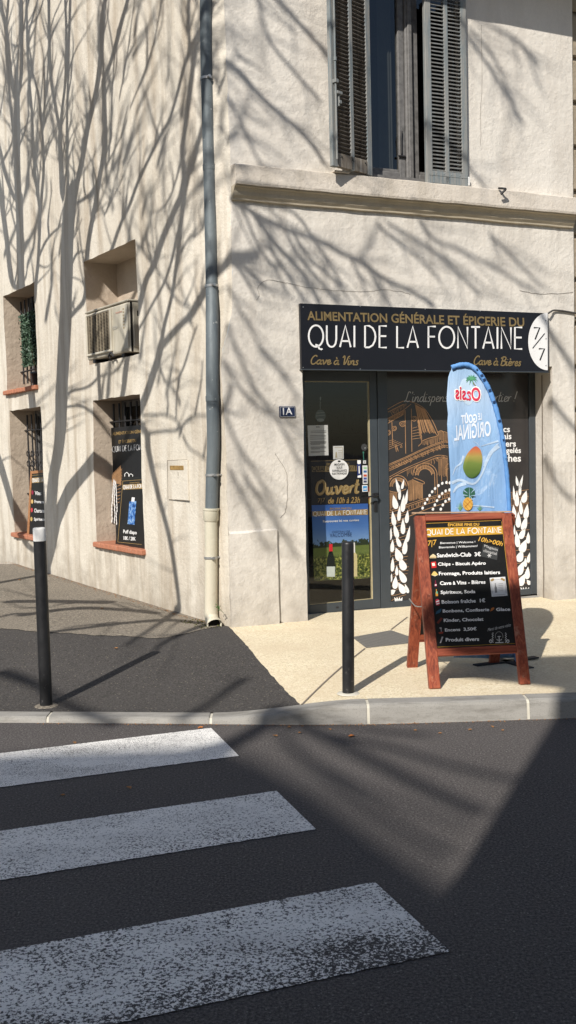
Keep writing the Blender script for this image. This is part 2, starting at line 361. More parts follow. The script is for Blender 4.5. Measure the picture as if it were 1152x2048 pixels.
# ------------------------------------------------------------------ ground
from mathutils import noise as MN
def nz(a, b, c=0.0): return MN.noise(Vector((a, b, c)))
KB = [(-40, 10.2), (-12, 7.0), (-6, 6.38), (-1.756, 5.951), (-1.205, 5.891), (-.486, 5.806), (.0, 5.755), (.431, 5.728), (.9, 5.731), (1.366, 5.747), (1.64, 5.757), (4, 5.85), (40, 8.0)]
def kerb_y(x): return float(np.interp(x, [p[0] for p in KB], [p[1] for p in KB]))
def kerb_z(x): 
    t = min(max((x+.5)/.95, 0), 1); return .034 + (.115-.034)*(t*t*(3-2*t))
KWID = .145
def gh(x, y):
    d = y - kerb_y(x) - KWID; t = min(max(d/1.9, 0), 1); t = t*t*(3-2*t)
    bz = .118 - .024*min(max(x+.55, -6), 0) - .0185*min(max(x+.55, 0), 4)
    return kerb_z(x)*(1-t) + bz*t
m = MB(); m.quad((-200, -200, 0), (200, -200, 0), (200, 250, 0), (-200, 250, 0)); road = struct(m.build('road', M['road']))
def xdiv(y): return -.509 + (8.355-y)*.225
def sheet(name, mat, x0f, x1f, nx, dz=0.0, y1=13.0, yf=None, rows=44):
    mb = MB(); vs = []; fs = []
    for j in range(rows+1):
        r = (j/rows)**1.25
        for i in range(nx+1):
            yb = None
            x = 0; y = 6
            for _ in range(4):
                a, b = x0f(y), x1f(y); x = a+(b-a)*(i/nx)**1.0
                y0 = yf(x) if yf else kerb_y(x)+KWID-.004; y = y0+(y1-y0)*r
            vs.append((x, y, gh(x, y)+dz))
    for j in range(rows):
        for i in range(nx):
            q = j*(nx+1)+i; fs.append((q, q+1, q+nx+2, q+nx+1))
    mb.add(vs, fs, True); return struct(mb.build(name, mat))
sheet('pavement', M['pave'], lambda y: -14, lambda y: xdiv(y)+.008*nz(y*9, 3)+.009*nz(y*33, 7), 150, .003, rows=110)
sheet('pavement_slab', M['cream'], lambda y: xdiv(y)-.06, lambda y: 16, 160, rows=60)
OF = [(-14, 8.3), (-2.416, 8.294), (-1.9, 8.10), (-1.45, 7.98), (-1.034, 7.876), (-.86, 8.02), (-.784, 8.168), (-.598, 8.445), (-.4, 8.7)]
sheet('old_pavement', M['old'], lambda y: -14, lambda y: -.53, 180, .007, yf=lambda x: float(np.interp(x, [p[0] for p in OF], [p[1] for p in OF]))+.02*math.sin(x*13)+.012*math.sin(x*41), rows=30)
# kerb stones along the road, with light mortar joints between
JX = [-9.6, -8.4, -7.2, -6.0, -4.9, -3.8, -2.7, -1.47, -.485, .435, 1.366, 2.4, 3.4, 4.4, 5.4, 6.4]
def kring(x, e=0.0):
    y, z = kerb_y(x), kerb_z(x); w = .5*nz(x*3, 1)*.006
    return [np.array(q) for q in ((x, y+e+w, -.06), (x, y+.022+e+w, z-.022), (x, y+.028+e+w, z-.008-e), (x, y+.045+w, z-e), (x, y+KWID, z+.002-e), (x, y+KWID, -.06))]
kb = MB(); kj = MB()
for a, b in zip(JX[:-1], JX[1:]):
    kb.loft([kring(a+.009+(b-a-.018)*t) for t in np.linspace(0, 1, 12)], cap=True)
    kj.loft([kring(b-.010, .006), kring(b+.010, .006)], cap=True)
struct(kb.build('kerb', M['kerb'])); [struct(k_) for k_ in kj.split('kerb_joint', M['mortar'], None, .02)]
# crossing stripes: right ends measured on the ground, running off to the left
AS = R_(70.2); sd = np.array([math.sin(AS), math.cos(AS), 0])
for (pa, pb), mt in ((((422, 1457), (478, 1513)), 'paint1'), (((553, 1583), (632, 1660)), 'paint2'), (((750, 1766), (900, 1905)), 'paint3')):
    A, B = gz(*pa), gz(*pb); up = np.array([0, 0, .004]); mb = MB(); Ls = 4.2; nn = 260
    ea = [A - sd*Ls*i/nn + .007*np.array([nz(i*.7, 5), nz(i*.7, 9), 0]) + up for i in range(nn+1)]
    eb = [B - sd*Ls*i/nn + .009*np.array([nz(i*.6, 15), nz(i*.6, 19), 0]) + up for i in range(nn+1)]
    mb.add(ea+eb, [(i, i+1, nn+2+i, nn+1+i) for i in range(nn)]); struct(mb.build('crossing_stripe', M[mt]))
# joints and rubber mat on the cream paving
def gline(pts, w, mat, name, dz=.004, sub=14):
    mb = MB(); L_, R2 = [], []
    q = [np.array(p, float) for p in pts]; fine = []
    for a, b in zip(q[:-1], q[1:]): fine += [a+(b-a)*t/sub for t in range(sub)]
    fine.append(q[-1])
    for i, p in enumerate(fine):
        d = fine[min(i+1, len(fine)-1)]-fine[max(i-1, 0)]; d /= np.linalg.norm(d); nn_ = np.array([-d[1], d[0]])
        for s_, l in ((1, L_), (-1, R2)):
            x, y = p+nn_*s_*w/2; l.append((x, y, gh(x, y)+dz))
    k = len(fine); mb.add(L_+R2, [(i, k+i, k+i+1, i+1) for i in range(k-1)]); return struct(mb.build(name, mat))
gline([(.052, 5.88), (.55, 7.442)], .012, M['crack'], 'paving_joint'); gline([(.824, 8.221), (1.034, 8.837)], .012, M['crack'], 'paving_joint')
n = N('ribbed_rubber'); w = n.new('ShaderNodeTexWave'); w.inputs['Scale'].default_value = 9; w.bands_direction = 'DIAGONAL'; n.link(n.geo.outputs['Position'], w.inputs[0])
n.col(n.mix(n.noise(90, 3), (.12, .115, .105), (.20, .19, .17))); n.bump(w.outputs[0], .8, .006); M['rubber'] = n.done(.85, .2)
mq = [(.486, 7.89), (.562, 7.459), (1.02, 7.70), (.82, 8.177)]; mb = MB()
mb.hexa([np.array([x, y, gh(x, y)-.02]) for x, y in mq], [np.array([x, y, gh(x, y)+.006]) for x, y in mq])
mt = fixn(mb.build('doormat', M['rubber'])); tag(mt, 'grey ribbed rubber mat set in the cream paving behind the short bollard', 'mat')

# ------------------------------------------------------------------ the corner shop building
bld = thing('corner_building', 'cream rendered corner building with grocery shop front and bare tree shadows', 'building', (K[0], K[1], 0))
def cdel(z): return float(np.interp(z, [0, 1.6, 2.3, 2.45, 2.75, 3.9, 5.3, 9], [.05, .055, .03, .055, .145, .165, .145, .13]))
def fpt(u, v, o=0.0):           # front facade, a little uneven, with its wandering corner
    w = .5*nz(u*1.1, v*1.1, 3)*.012+nz(u*4, v*4, 8)*.0035
    du = cdel(v)*max(0, 1-u/.5) + (.010*nz(v*6, 2, 4) if u < .05 else 0) + .004*nz(u*7, v*7, 1)
    return FR.pt(u+du, v+.004*nz(u*7, v*7, 6), o+w*min(1, u/.15+.25))
def spt(u, v, o=0.0):
    w = nz(u*.9, v*.9, 13)*.02+nz(u*3.5, v*3.5, 18)*.006; e = max(0, 1+u/.6)
    p = SD.pt(u+.009*nz(u*6, v*6, 11)*(u < -.05), v+.009*nz(u*6, v*6, 16), o+w*min(1, -u/.15))
    return p + tR*(cdel(v)+(.010*nz(v*6, 2, 4) if u > -.05 else 0))*e*e
def wall(ptf, u0, u1, v0, v1, holes, step):
    def cuts(a, b, ks):
        ks = sorted(set([a, b]+[k for k in ks if a < k < b])); out = []
        for p, q in zip(ks[:-1], ks[1:]):
            nn_ = max(1, int(math.ceil((q-p)/step))); out += [p+(q-p)*i/nn_ for i in range(nn_)]
        return out+[b]
    us = cuts(u0, u1, [h[0] for h in holes]+[h[1] for h in holes]); vs_ = cuts(v0, v1, [h[2] for h in holes]+[h[3] for h in holes])
    mb = MB(); nu = len(us); vv = [ptf(u, v) for v in vs_ for u in us]; fs = []
    for j in range(len(vs_)-1):
        for i in range(nu-1):
            cu, cv = (us[i]+us[i+1])/2, (vs_[j]+vs_[j+1])/2
            if any(h[0] < cu < h[1] and h[2] < cv < h[3] for h in holes): continue
            q = j*nu+i; fs.append((q, q+1, q+nu+1, q+nu))
    mb.add(vv, fs, True); rvs = []
    for h in holes:
        rv = MB(); rvs.append(rv)
        dep = h[4]; ins = h[5] if len(h) > 5 else (0, 0, 0, 0)
        su = [u for u in us if h[0]-1e-6 <= u <= h[1]+1e-6]; sv = [v for v in vs_ if h[2]-1e-6 <= v <= h[3]+1e-6]
        def inner(u, v):
            tu = (u-h[0])/(h[1]-h[0]); tv = (v-h[2])/(h[3]-h[2])
            P_ = FR if ptf is fpt else SD; return P_.pt(h[0]+ins[0]+(h[1]+ins[1]-h[0]-ins[0])*tu, h[2]+ins[2]+(h[3]+ins[3]-h[2]-ins[2])*tv, -dep)
        for line in ([(h[0], v) for v in sv], [(u, h[3]) for u in su], [(h[1], v) for v in sv[::-1]], [(u, h[2]) for u in su[::-1]]):
            a = [ptf(*q) for q in line]; b = [inner(*q) for q in line]; k = len(line)
            rv.add(a+b, [(i, i+1, k+i+1, k+i) for i in range(k-1)])
    return mb, rvs
WTOP = 6.15; WALLTOP = 9.0
SH = [(-2.826, -1.535, 2.537, 3.613, .36), (-2.75, -1.556, .66, 2.158, .34), (-5.65, -4.43, 2.43, 3.645, .34), (-5.58, -4.39, .60, 2.175, .34)]
FH = [(.768, 3.424, -.2, 2.33, .31, (0, .036, 0, 0)), (1.44, 2.455, 3.948, 5.75, .22)]
a, b = wall(spt, -9.5, 0, -.2, WALLTOP, SH, .075); sw = a.build('wall', M['side'], bld); sw['label'] = 'cream side wall streaked with stains'
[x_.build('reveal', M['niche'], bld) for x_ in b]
a, b = wall(fpt, 0, 3.69, -.2, WALLTOP, FH, .07); fw = a.build('wall', M['front'], bld); fw['label'] = 'grey beige front wall'
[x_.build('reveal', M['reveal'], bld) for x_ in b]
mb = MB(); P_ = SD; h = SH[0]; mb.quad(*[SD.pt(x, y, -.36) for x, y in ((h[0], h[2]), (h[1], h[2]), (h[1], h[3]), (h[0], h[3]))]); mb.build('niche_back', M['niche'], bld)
# raised plaster patch at the foot of the corner
mb = MB(); us = np.linspace(0.0, .485, 9); vs_ = np.linspace(-.1, .915, 16); g0 = [[fpt(u, v+(.010*nz(u*9, 3) if v > .9 else 0)-.03*(.485-u)*(v > .9), .026) for u in us] for v in vs_]
for j in range(len(vs_)-1):
    for i in range(len(us)-1): mb.add([g0[j][i], g0[j][i+1], g0[j+1][i+1], g0[j+1][i]], [(0, 1, 2, 3)])
for j in range(len(vs_)-1): mb.quad(g0[j][-1], fpt(.497, vs_[j], -.004), fpt(.497, vs_[j+1], -.004), g0[j+1][-1])
for i in range(len(us)-1): mb.quad(g0[-1][i], g0[-1][i+1], fpt(us[i+1], .925, -.004), fpt(us[i], .925, -.004))
mb.build('plaster_patch', M['front'], bld)
# cracks
class FrontSkin:
    def at(s, x, y, o=0.0): a_ = FR.px(x, y); return fpt(a_[0], a_[1], o)
FWS = FrontSkin()
mb = MB()
def crk(P, pts, w): 
    q = smooth(pts, 6); q = [p+np.array([nz(p[0]*.3, p[1]*.3, 1), nz(p[0]*.3, p[1]*.3, 5)])*2.2 for p in q]; mb.rib(FWS, q, w, .0025, sm=False)
crk(FR, [(500, 600), (508, 590), (505, 575), (530, 560), (575, 566)], .7); crk(FR, [(575, 566), (640, 578), (720, 584), (780, 580), (820, 590)], .6)
crk(FR, [(560, 1036), (572, 1020), (575, 985), (570, 940), (548, 905)], .7); crk(FR, [(1040, 582), (1080, 588), (1145, 585)], .8); crk(FR, [(962, 50), (964, 130), (960, 290)], .5)
crk(FR, [(462, 1254), (480, 1248), (500, 1252), (540, 1250), (555, 1243), (580, 1250), (612, 1246)], 2.2)
mb.split('crack', M['crack'], bld, .02)
# cornice band over the shop: flat band, drip and hollow moulding
def fsweep(prof, u0, u1, mat, name):
    rings = []
    for u in np.linspace(u0, u1, 60):
        rings.append([fpt(u, z+.006*nz(u*2.3, z*5), o+.004*nz(u*5, z*9, 2)) for o, z in prof])
    q = MB(); q.loft(rings, cap=True, close=True); return fixn(q.build(name, mat, bld))
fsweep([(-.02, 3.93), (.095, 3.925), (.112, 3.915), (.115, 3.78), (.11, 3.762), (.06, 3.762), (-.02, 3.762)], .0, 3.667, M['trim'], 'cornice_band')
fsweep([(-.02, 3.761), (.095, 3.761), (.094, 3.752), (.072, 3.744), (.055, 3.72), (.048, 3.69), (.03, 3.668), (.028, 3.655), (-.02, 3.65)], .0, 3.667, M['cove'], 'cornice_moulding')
# eaves and roof above the picture
mb = MB(); mb.hexa([FR.pt(u, v, o) for u, v, o in ((.12, WTOP-.12, .50), (11, WTOP-.12, .50), (11, WTOP+.02, .52), (.12, WTOP+.02, .52))], [FR.pt(u, v, o) for u, v, o in ((.12, WTOP-.08, .06), (11, WTOP-.08, .06), (11, WTOP+.10, .06), (.12, WTOP+.10, .06))])
fixn(mb.build('upper_cornice', M['trim'], bld))
mb = MB(); mb.quad(*[SD.pt(*q) for q in ((-9.5, WALLTOP, 0), (0, WALLTOP, 0), (0, WALLTOP, -3), (-9.5, WALLTOP, -6))]); mb.build('roof', M['terra'], bld)
# neighbour, a sliver of rougher wall set slightly back at the right edge
nb = thing('neighbouring_house', 'rough brown stone house wall, just a sliver at the right edge', 'building', FR.pt(3.7, 0, -.1))
mb = MB(); mb.box(FR, 3.70, 12, -.2, WTOP-.05, -6, -.06); fixn(mb.build('wall', M['neigh'], nb))
mb = MB()
for k in range(14):
    z = .25+k*.42; mb.bev(FR, 3.698, 3.95+.1*(k % 2), z, z+.38, -.06, -.02+.012*nz(k*3.1, 2), .012)
mb.build('quoin_stones', M['neigh'], nb)

# ---- upper window with louvred shutters
WR = Plane(FR.pt(0, 0, -.15), tR, Z)
win = MB(); win.box(WR, 1.44, 2.455, 3.948, 3.99, -.06, .12); wf = win.build('window', M['sash'], bld)
fr = MB()
for u0, u1 in ((1.44, 1.50), (1.845, 1.905), (1.99, 2.05), (2.395, 2.455)): fr.bev(WR, u0, u1, 3.99, 5.70, -.03, .02, .006)
fr.bev(WR, 1.907, 1.988, 3.99, 5.70, -.03, .045, .012); fr.bev(WR, 1.925, 1.968, 4.0, 5.69, .045, .062, .006)
for u0, u1 in ((1.50, 1.845), (2.05, 2.395)): fr.bev(WR, u0, u1, 3.99, 4.06, -.03, .02, .006); fr.bev(WR, u0, u1, 4.06, 4.085, -.03, .008, .004)
fr.build('frame', M['sash'], wf)
for u0, u1 in ((1.49, 1.855), (2.04, 2.405)):
    q = MB(); q.quad(*[WR.pt(*p, -.008) for p in ((u0, 4.05), (u1, 4.05), (u1, 5.70), (u0, 5.70))]); q.build('pane', M['oldglass'], wf)
cu = MB(); zz_ = [(1.70+.012*i, -.10-.022*(i % 2)) for i in range(14)]
for (a0_, o0_), (a1_, o1_) in zip(zz_[:-1], zz_[1:]): cu.quad(WR.pt(a0_, 4.02, o0_), WR.pt(a1_, 4.02, o1_), WR.pt(a1_, 5.7, o1_), WR.pt(a0_, 5.7, o0_))
cu.build('curtain', plain('dim_net_curtain', (.10, .105, .10), .9, .1), wf)
q = MB(); q.tube([WR.pt(1.86, 4.22, .03), WR.pt(1.855, 4.35, .035), WR.pt(1.865, 4.42, .03)], .008); q.tube([WR.pt(1.83, 4.2, .03), WR.pt(1.9, 4.2, .03)], .01); q.build('latch', M['iron'], wf)
rm = MB(); rq = [(1.2, 3.7), (2.7, 3.7), (2.7, 5.9), (1.2, 5.9)]
rm.loft([[FR.pt(a, b, -.24) for a, b in rq], [FR.pt(a, b, -2.2) for a, b in rq]], cap=False); rm.quad(*[FR.pt(a, b, -2.2) for a, b in rq]); rm.build('dark_room', M['dark'], bld)
def make_shutter(P, w, v0, v1, slatmat, tilt, inner, bot):
    """louvred shutter leaf lying on plane P, u from 0 (hinge) to w"""
    s_ = MB(); lo_, hi = (0, w)
    for u0, u1 in ((0, .062), (w/2-.022, w/2+.022), (w-.062, w)): s_.bev(P, u0, u1, v0, v1, 0, .036, .004)
    o = s_.build('shutter', M['shut'], bld)
    bt = MB(); bt.bev(P, .063, w-.063, v0+.004, v0+bot, .003, .036, .004); bt.build('bottom_rail', M['barewood'] if inner else M['shut'], o)
    sl = MB(); z = v0+bot+.012; k = 0
    while z < v1-.05:
        for u0, u1 in ((.058, w/2-.020), (w/2+.020, w-.058)):
            j = .004*nz(k*1.7, u0*9, 3)*(2.2 if inner else .5); dz = tilt*.5
            sl.hexa([P.pt(u0, z-dz+j, .006), P.pt(u1, z-dz-j, .006), P.pt(u1, z+dz-j, .034), P.pt(u0, z+dz+j, .034)], [P.pt(u0, z-dz+j+.006, .006), P.pt(u1, z-dz-j+.006, .006), P.pt(u1, z+dz-j+.006, .034), P.pt(u0, z+dz+j+.006, .034)])
        z += .0335; k += 1
    fixn(sl.build('slats', slatmat, o)); return o
# right leaf is shut, left leaf swung open and seen from inside
PR = Plane(FR.pt(2.018, 0, .012), tR, Z); sr = make_shutter(PR, .437, 3.936, 5.68, M['slat_grey'], -.022, False, .115); sr['label'] = 'closed right leaf with grey slats'
q = MB()
for u in (.09, .17, .25, .34): q.cyl(0, 0, [(0, 0)]) if False else q.bev(PR, u, u+.012, 4.02, 4.032, .036, .042, .003)
q.bev(PR, .02, .43, 4.008, 4.044, .036, .0385, .001); q.build('iron_strap', M['shut'], sr)
q = MB(); q.bev(PR, .44, .462, 3.95, 4.03, .0, .03, .004); q.build('hinge_pin', M['white'], sr)
ph = R_(20); tu = -tR*math.cos(ph)+nR*math.sin(ph)
PLh = Plane(FR.pt(1.445, 0, .03), -tu, Z)       # u runs from free edge side to hinge: flip so leaf spans -w..0
PLo = Plane(PLh.pt(-.50, 0, 0), -tu, Z)
sl_ = make_shutter(PLo, .50, 3.945, 5.68, M['slat_brown'], .020, True, .12); sl_['label'] = 'open left leaf with bare brown slats'
q = MB(); q.tube([PLo.pt(.030, 4.0, .055), PLo.pt(.030, 5.65, .055)], .009); q.bev(PLo, .012, .05, 4.62, 4.65, .036, .075, .003); q.tube([PLo.pt(.03, 4.80, .056), PLo.pt(.03, 4.83, .056)], .014)
q.bev(PLo, .060, .075, 4.44, 4.54, .036, .06, .002); q.bev(PLo, .035, .10, 4.535, 4.56, .036, .07, .003); q.bev(PLo, .06, .095, 4.46, 4.49, .05, .066, .004); q.build('espagnolette_bolt', M['shut'], sl_)
q = MB()
for u in (.10, .24, .40): q.bev(PLo, u, u+.014, 4.03, 4.044, .036, .044, .003)
q.split('bolt_head', M['iron'], sl_, .01)
q = MB(); q.bev(FR, 1.05, 1.20, 3.928, 3.945, 0.0, .13, .004); q.build('sill_stone', M['trim'], bld)

# ---- shop door and shop window set back in the opening
DP = FR.off(-.31)                                # plane of the joinery face
def stile(mbx, u0, u1, v0, v1, o0=-.05, o1=0.0): mbx.bev(DP, u0, u1, v0, v1, o0, o1, .003)
d = MB(); stile(d, .77, .83, .08, 2.36, -.06, -.004); stile(d, 1.672, 1.775, .075, 2.36, -.06, .004); stile(d, .83, 1.672, 2.295, 2.36, -.06, -.004); stile(d, .83, 1.672, .062, .082, -.06, .006)
df = d.build('door_frame', M['alu'], bld)
d = MB(); stile(d, .835, .935, .088, 2.29); stile(d, 1.588, 1.666, .088, 2.29); stile(d, .935, 1.588, 2.20, 2.29); stile(d, .935, 1.588, .088, .185)
stile(d, .84, 1.664, .100, .108, 0, .004)
door = d.build('door', M['alu'], bld)
d = MB(); stile(d, .935, 1.588, 2.193, 2.2005, -.03, -.004); stile(d, 1.5795, 1.5885, .186, 2.2, -.03, -.002); stile(d, .935, 1.588, .186, .192, -.03, -.006); d.build('seal', M['seal'], door)
d = MB(); d.quad(*[DP.pt(a, b, -.006) for a, b in ((.93, .18), (1.59, .18), (1.59, 2.2), (.93, 2.2))]); d.build('pane', M['glass'], door)
d = MB(); d.bev(DP, 1.612, 1.645, 1.0, 1.10, 0, .012, .003); d.tube([DP.pt(1.628, 1.155, .0), DP.pt(1.628, 1.155, .05), DP.pt(1.60, 1.15, .055), DP.pt(1.52, 1.142, .055)], [.011, .010, .009, .007]); d.bev(DP, 1.60, 1.66, 1.135, 1.175, 0, .01, .003); d.build('handle', M['black'], door)
d = MB(); d.bev(DP, 1.20, 1.225, .135, .150, 0, .004, .001); d.build('keyhole', M['iron'], door)
w_ = MB(); stile(w_, 3.385, 3.458, .085, 2.36, -.05, .004); stile(w_, 1.775, 3.385, .085, .145, -.05, .004); stile(w_, 1.775, 3.385, 2.29, 2.36, -.05, .0); shopw = w_.build('shop_window', M['alu'], bld)
w_ = MB(); w_.quad(*[DP.pt(a, b, -.012) for a, b in ((1.775, .145), (3.385, .145), (3.385, 2.29), (1.775, 2.29))]); w_.build('filmed_pane', M['vinyl'], shopw)
q = MB(); q.hexa([FR.pt(u, v, -.30) for u, v in ((.77, -.05), (3.44, -.05), (3.44, .074), (.77, .074))], [FR.pt(u, v, -.20) for u, v in ((.77, -.05), (3.44, -.05), (3.44, .055), (.77, .055))]); fixn(q.build('threshold', M['kerb'], bld))
# interior behind the glass door
rm = MB(); rq = [(.78, .05), (3.45, .05), (3.45, 2.6), (.78, 2.6)]
rm.loft([[FR.pt(a, b, -.372) for a, b in rq], [FR.pt(a, b, -3.4) for a, b in rq]], cap=False); rm.quad(*[FR.pt(a, b, -3.4) for a, b in rq])
M['room'] = plain('dark_brown_interior', (.030, .022, .019), .7, .2, var=.3, sc=4); rm.build('shop_interior', M['room'], bld)
sh = MB(); 
for k in range(6): sh.box(FR, 1.55, 3.2, .3+k*.36, .33+k*.36, -2.9, -1.9)
for k in range(5):
    for i in range(11):
        u = 1.58+i*.14; hh = .18+.08*((i*7+k*3) % 3)/2; sh.box(FR, u, u+.1, .335+k*.36, .335+k*.36+hh, -2.2, -1.95)
sh.box(FR, 1.0, 1.06, .06, 2.5, -1.6, -1.5); sh.build('shelves', M['room'], bld)

# right reveal: narrow crack running down it
q = MB(); 
pp = [(.010+.30*0+0, z) for z in np.linspace(.06, 2.26, 24)]
RVP = lambda z, t: fpt(3.424, z)*(1-t)+FR.pt(3.46, z, -.31)*t
ln = [RVP(z, .62+.02*nz(z*4, 1)) for z in np.linspace(.06, 2.26, 30)]; ln2 = [RVP(z, .56+.02*nz(z*4, 1)-.02*abs(nz(z*5, 3))) for z in np.linspace(.06, 2.26, 30)]
off_ = -tR*.003; q.add([a+off_ for a in ln]+[a+off_ for a in ln2], [(i, i+1, 30+i+1, 30+i) for i in range(29)]); q.build('reveal_crack', M['crack'], bld)

# ---- side windows: dark sashes behind iron grilles, brick sills
GP = SD.off(-.20)
def side_window(h, gr, name_bars):
    f = MB(); P2 = SD.off(-.34); u0, u1, v0, v1 = h[:4]
    for a, b, c, d_ in ((u0, u0+.06, v0, v1), (u1-.06, u1, v0, v1), ((u0+u1)/2-.035, (u0+u1)/2+.035, v0, v1), (u0+.06, u1-.06, v0, v0+.07), (u0+.06, u1-.06, v1-.07, v1)): f.bev(P2, a, b, c, d_, -.04, .01, .005)
    o = fixn(f.build('window', M['sash'], bld)); g = MB(); g.quad(*[P2.pt(a, b, -.02) for a, b in ((u0, v0), (u1, v0), (u1, v1), (u0, v1))]); g.build('pane', M['oldglass'], o)
    g = MB(); rq = [(u0, v0), (u1, v0), (u1, v1), (u0, v1)]; g.loft([[SD.pt(a, b, -.40) for a, b in rq], [SD.pt(a, b, -1.6) for a, b in rq]], cap=False); g.quad(*[SD.pt(a, b, -1.6) for a, b in rq]); g.build('dark_room', M['dark'], bld)
    go = bpy.data.objects.new('window_grille', None); go.empty_display_size = .1; COL.objects.link(go); go.parent = bld
    for zc in gr['rails']: gb = MB(); gb.bev(GP, u0-.0, u1+.0, zc-.008, zc+.008, -.012, .016, .003); gb.build('rail', M['iron'], go)
    for uu in np.linspace(u0+.09, u1-.07, gr['n']):
        q = MB(); q.tube([GP.pt(uu, gr['z0'], .0), GP.pt(uu, gr['z1'], .0)], .011, 8); q.build('bar', M['iron'], go)
    if gr.get('scroll'):
        us_ = np.linspace(u0+.09, u1-.07, gr['n']); q = MB()
        for uu in us_:
            for zc, r in ((gr['scroll'], .032), (gr['scroll']-.13, .034)):
                for s_ in (-1, 1): q.tube([GP.pt(uu+s_*(.03+r*math.cos(t)*.9), zc+r*math.sin(t), .004) for t in np.linspace(0, 6.1, 14)], .007, 6)
        q.split('scroll', M['iron'], go, .003)
    return o
side_window(SH[1], dict(rails=(1.93, .88), n=8, z0=.80, z1=2.12), 0)
side_window(SH[2], dict(rails=(3.40, 2.68), n=8, z0=2.52, z1=3.58), 0)
side_window(SH[3], dict(rails=(1.92, 1.10), n=7, z0=.90, z1=2.12, scroll=1.62), 0)
def sill(h, zt, over=.035):
    o = MB(); u0, u1 = h[0]-.03, h[1]+.02; k = int((u1-u0)/.105)
    for i in range(k):
        a = u0+(u1-u0)*i/k; o.bev(SD, a+.003, a+(u1-u0)/k-.003, zt-.055, zt+.004*nz(i*2.2, zt), -.30, over+.012*nz(i*1.3, zt, 2), .008)
    o.box(SD, u0+.01, u1-.01, zt-.05, zt-.012, -.30, over-.014); return o.build('brick_sill', M['terra'], bld)
sill(SH[1], .665, .05); sill(SH[2], 2.435, .05); sill(SH[3], .605, .05)
# letter box plate let into the side wall
q = MB(); q.bev(SD, -.983, -.586, 1.165, 1.522, -.02, .009, .003); lb = q.build('meter_box_door', M['side'], bld); lb['label'] = 'flat cream meter door with rusty slot'
q = MB(); q.bev(SD, -.925, -.655, 1.435, 1.475, .009, .013, .002); M['rust'] = plain('rusty_slot', (.30, .19, .07), .8, .2, var=.35, sc=30); q.build('slot', M['rust'], lb)
q = MB(); 
for pts in (((336, 921), (377, 919)), ((336.5, 921), (338, 998)), ((358, 944), (358.5, 952)), ((352, 999), (379, 1001))): q.rib(SD, pts, .8, .0105, sm=False)
q.build('gap_line', M['crack'], lb)
# ------------------------------------------------------------------ drainpipe on the side wall
PP = SD.off(.06)
def pp(x, y):
    d = .0
    for _ in range(4):
        p = SD.off(.064-d).at(x, y); u = min(np.dot(p-K, -tL), 0); d = cdel(p[2])*max(0, 1+u/.6)**2*.985
    return p
dp = thing('drainpipe', 'grey zinc drainpipe ending in a cream cast foot beside the corner', 'drainpipe', (*SD.off(.06).at(428, 1232)[:2], .12))
ptz = [pp(*q) for q in ((412.5, -40), (412.8, 40), (414.5, 158), (419, 330), (422.5, 480), (424, 572), (424.5, 700), (424.8, 790), (426.5, 860), (426.5, 900), (424, 970), (423, 1030))]
q = MB(); q.tube(smooth(ptz, 3), .0535, 20); q.build('pipe', M['zinc'], dp)
q = MB()
for y in (330, 792):
    a = pp(float(np.interp(y, [330, 792], [419, 424.8])), y); q.tube([a, a-Z*.045], [.058, .0565], 20)
q.split('pipe_sleeve', M['zinc'], dp)
q = MB(); q.tube([pp(422, 1022), pp(422, 1045), pp(422.2, 1100), pp(422, 1215)], [.0545, .054, .054, .0555], 20); q.tube([pp(422, 1018), pp(422, 1022.5), pp(422, 1040), pp(422, 1043)], [.066, .064, .064, .055], 20)
q.tube([pp(422, 1016), pp(422, 1020)], .070, 20)
a = pp(422, 1212); dr = np.array([.32, -.93, 0]); dr /= np.linalg.norm(dr)
el = [a+np.array([0, 0, -.06-.075*math.sin(t)])+dr*.085*(1-math.cos(t))+0*Z for t in np.linspace(0, math.pi/2, 8)]
el = [e for e in el]; e2 = el[-1]+dr*.012-Z*.01
q.tube([a]+el+[e2], [.0555]+[.057]*8+[.066], 20, cap=False); q.build('cast_foot', M['creampipe'], dp)
q = MB(); c0 = e2; q.tube([c0-dr*.03, c0-dr*.015], .0535, 20); q.tube([c0-dr*.03, c0-dr*.0301], .0535, 20); q.build('foot_opening', M['dark'], dp)
q = MB(); ring = lambda r, o: [c0+dr*o+(np.cross(dr, Z)*math.cos(t)+Z*math.sin(t))*r for t in np.linspace(0, 2*math.pi, 20, endpoint=False)]
q.loft([ring(.066, -.004), ring(.066, .006), ring(.053, .006), ring(.053, -.02)], cap=False, sm=True); q.build('foot_lip', M['creampipe'], dp)
for y, x in ((158, 414.5), (572, 424), (950, 424.5), (1115, 422)):
    a = pp(x, y); q = MB(); q.tube([a+Z*.010, a-Z*.010], .0595, 20); n2 = nL; side = -tL
    q.tube([a+side*.05+n2*.02, a+side*.082+n2*.02], .012, 8); q.tube([a+side*.03-n2*.03, a+side*.04-n2*.09], .008, 6)
    q.build('clamp', M['steel'], dp)

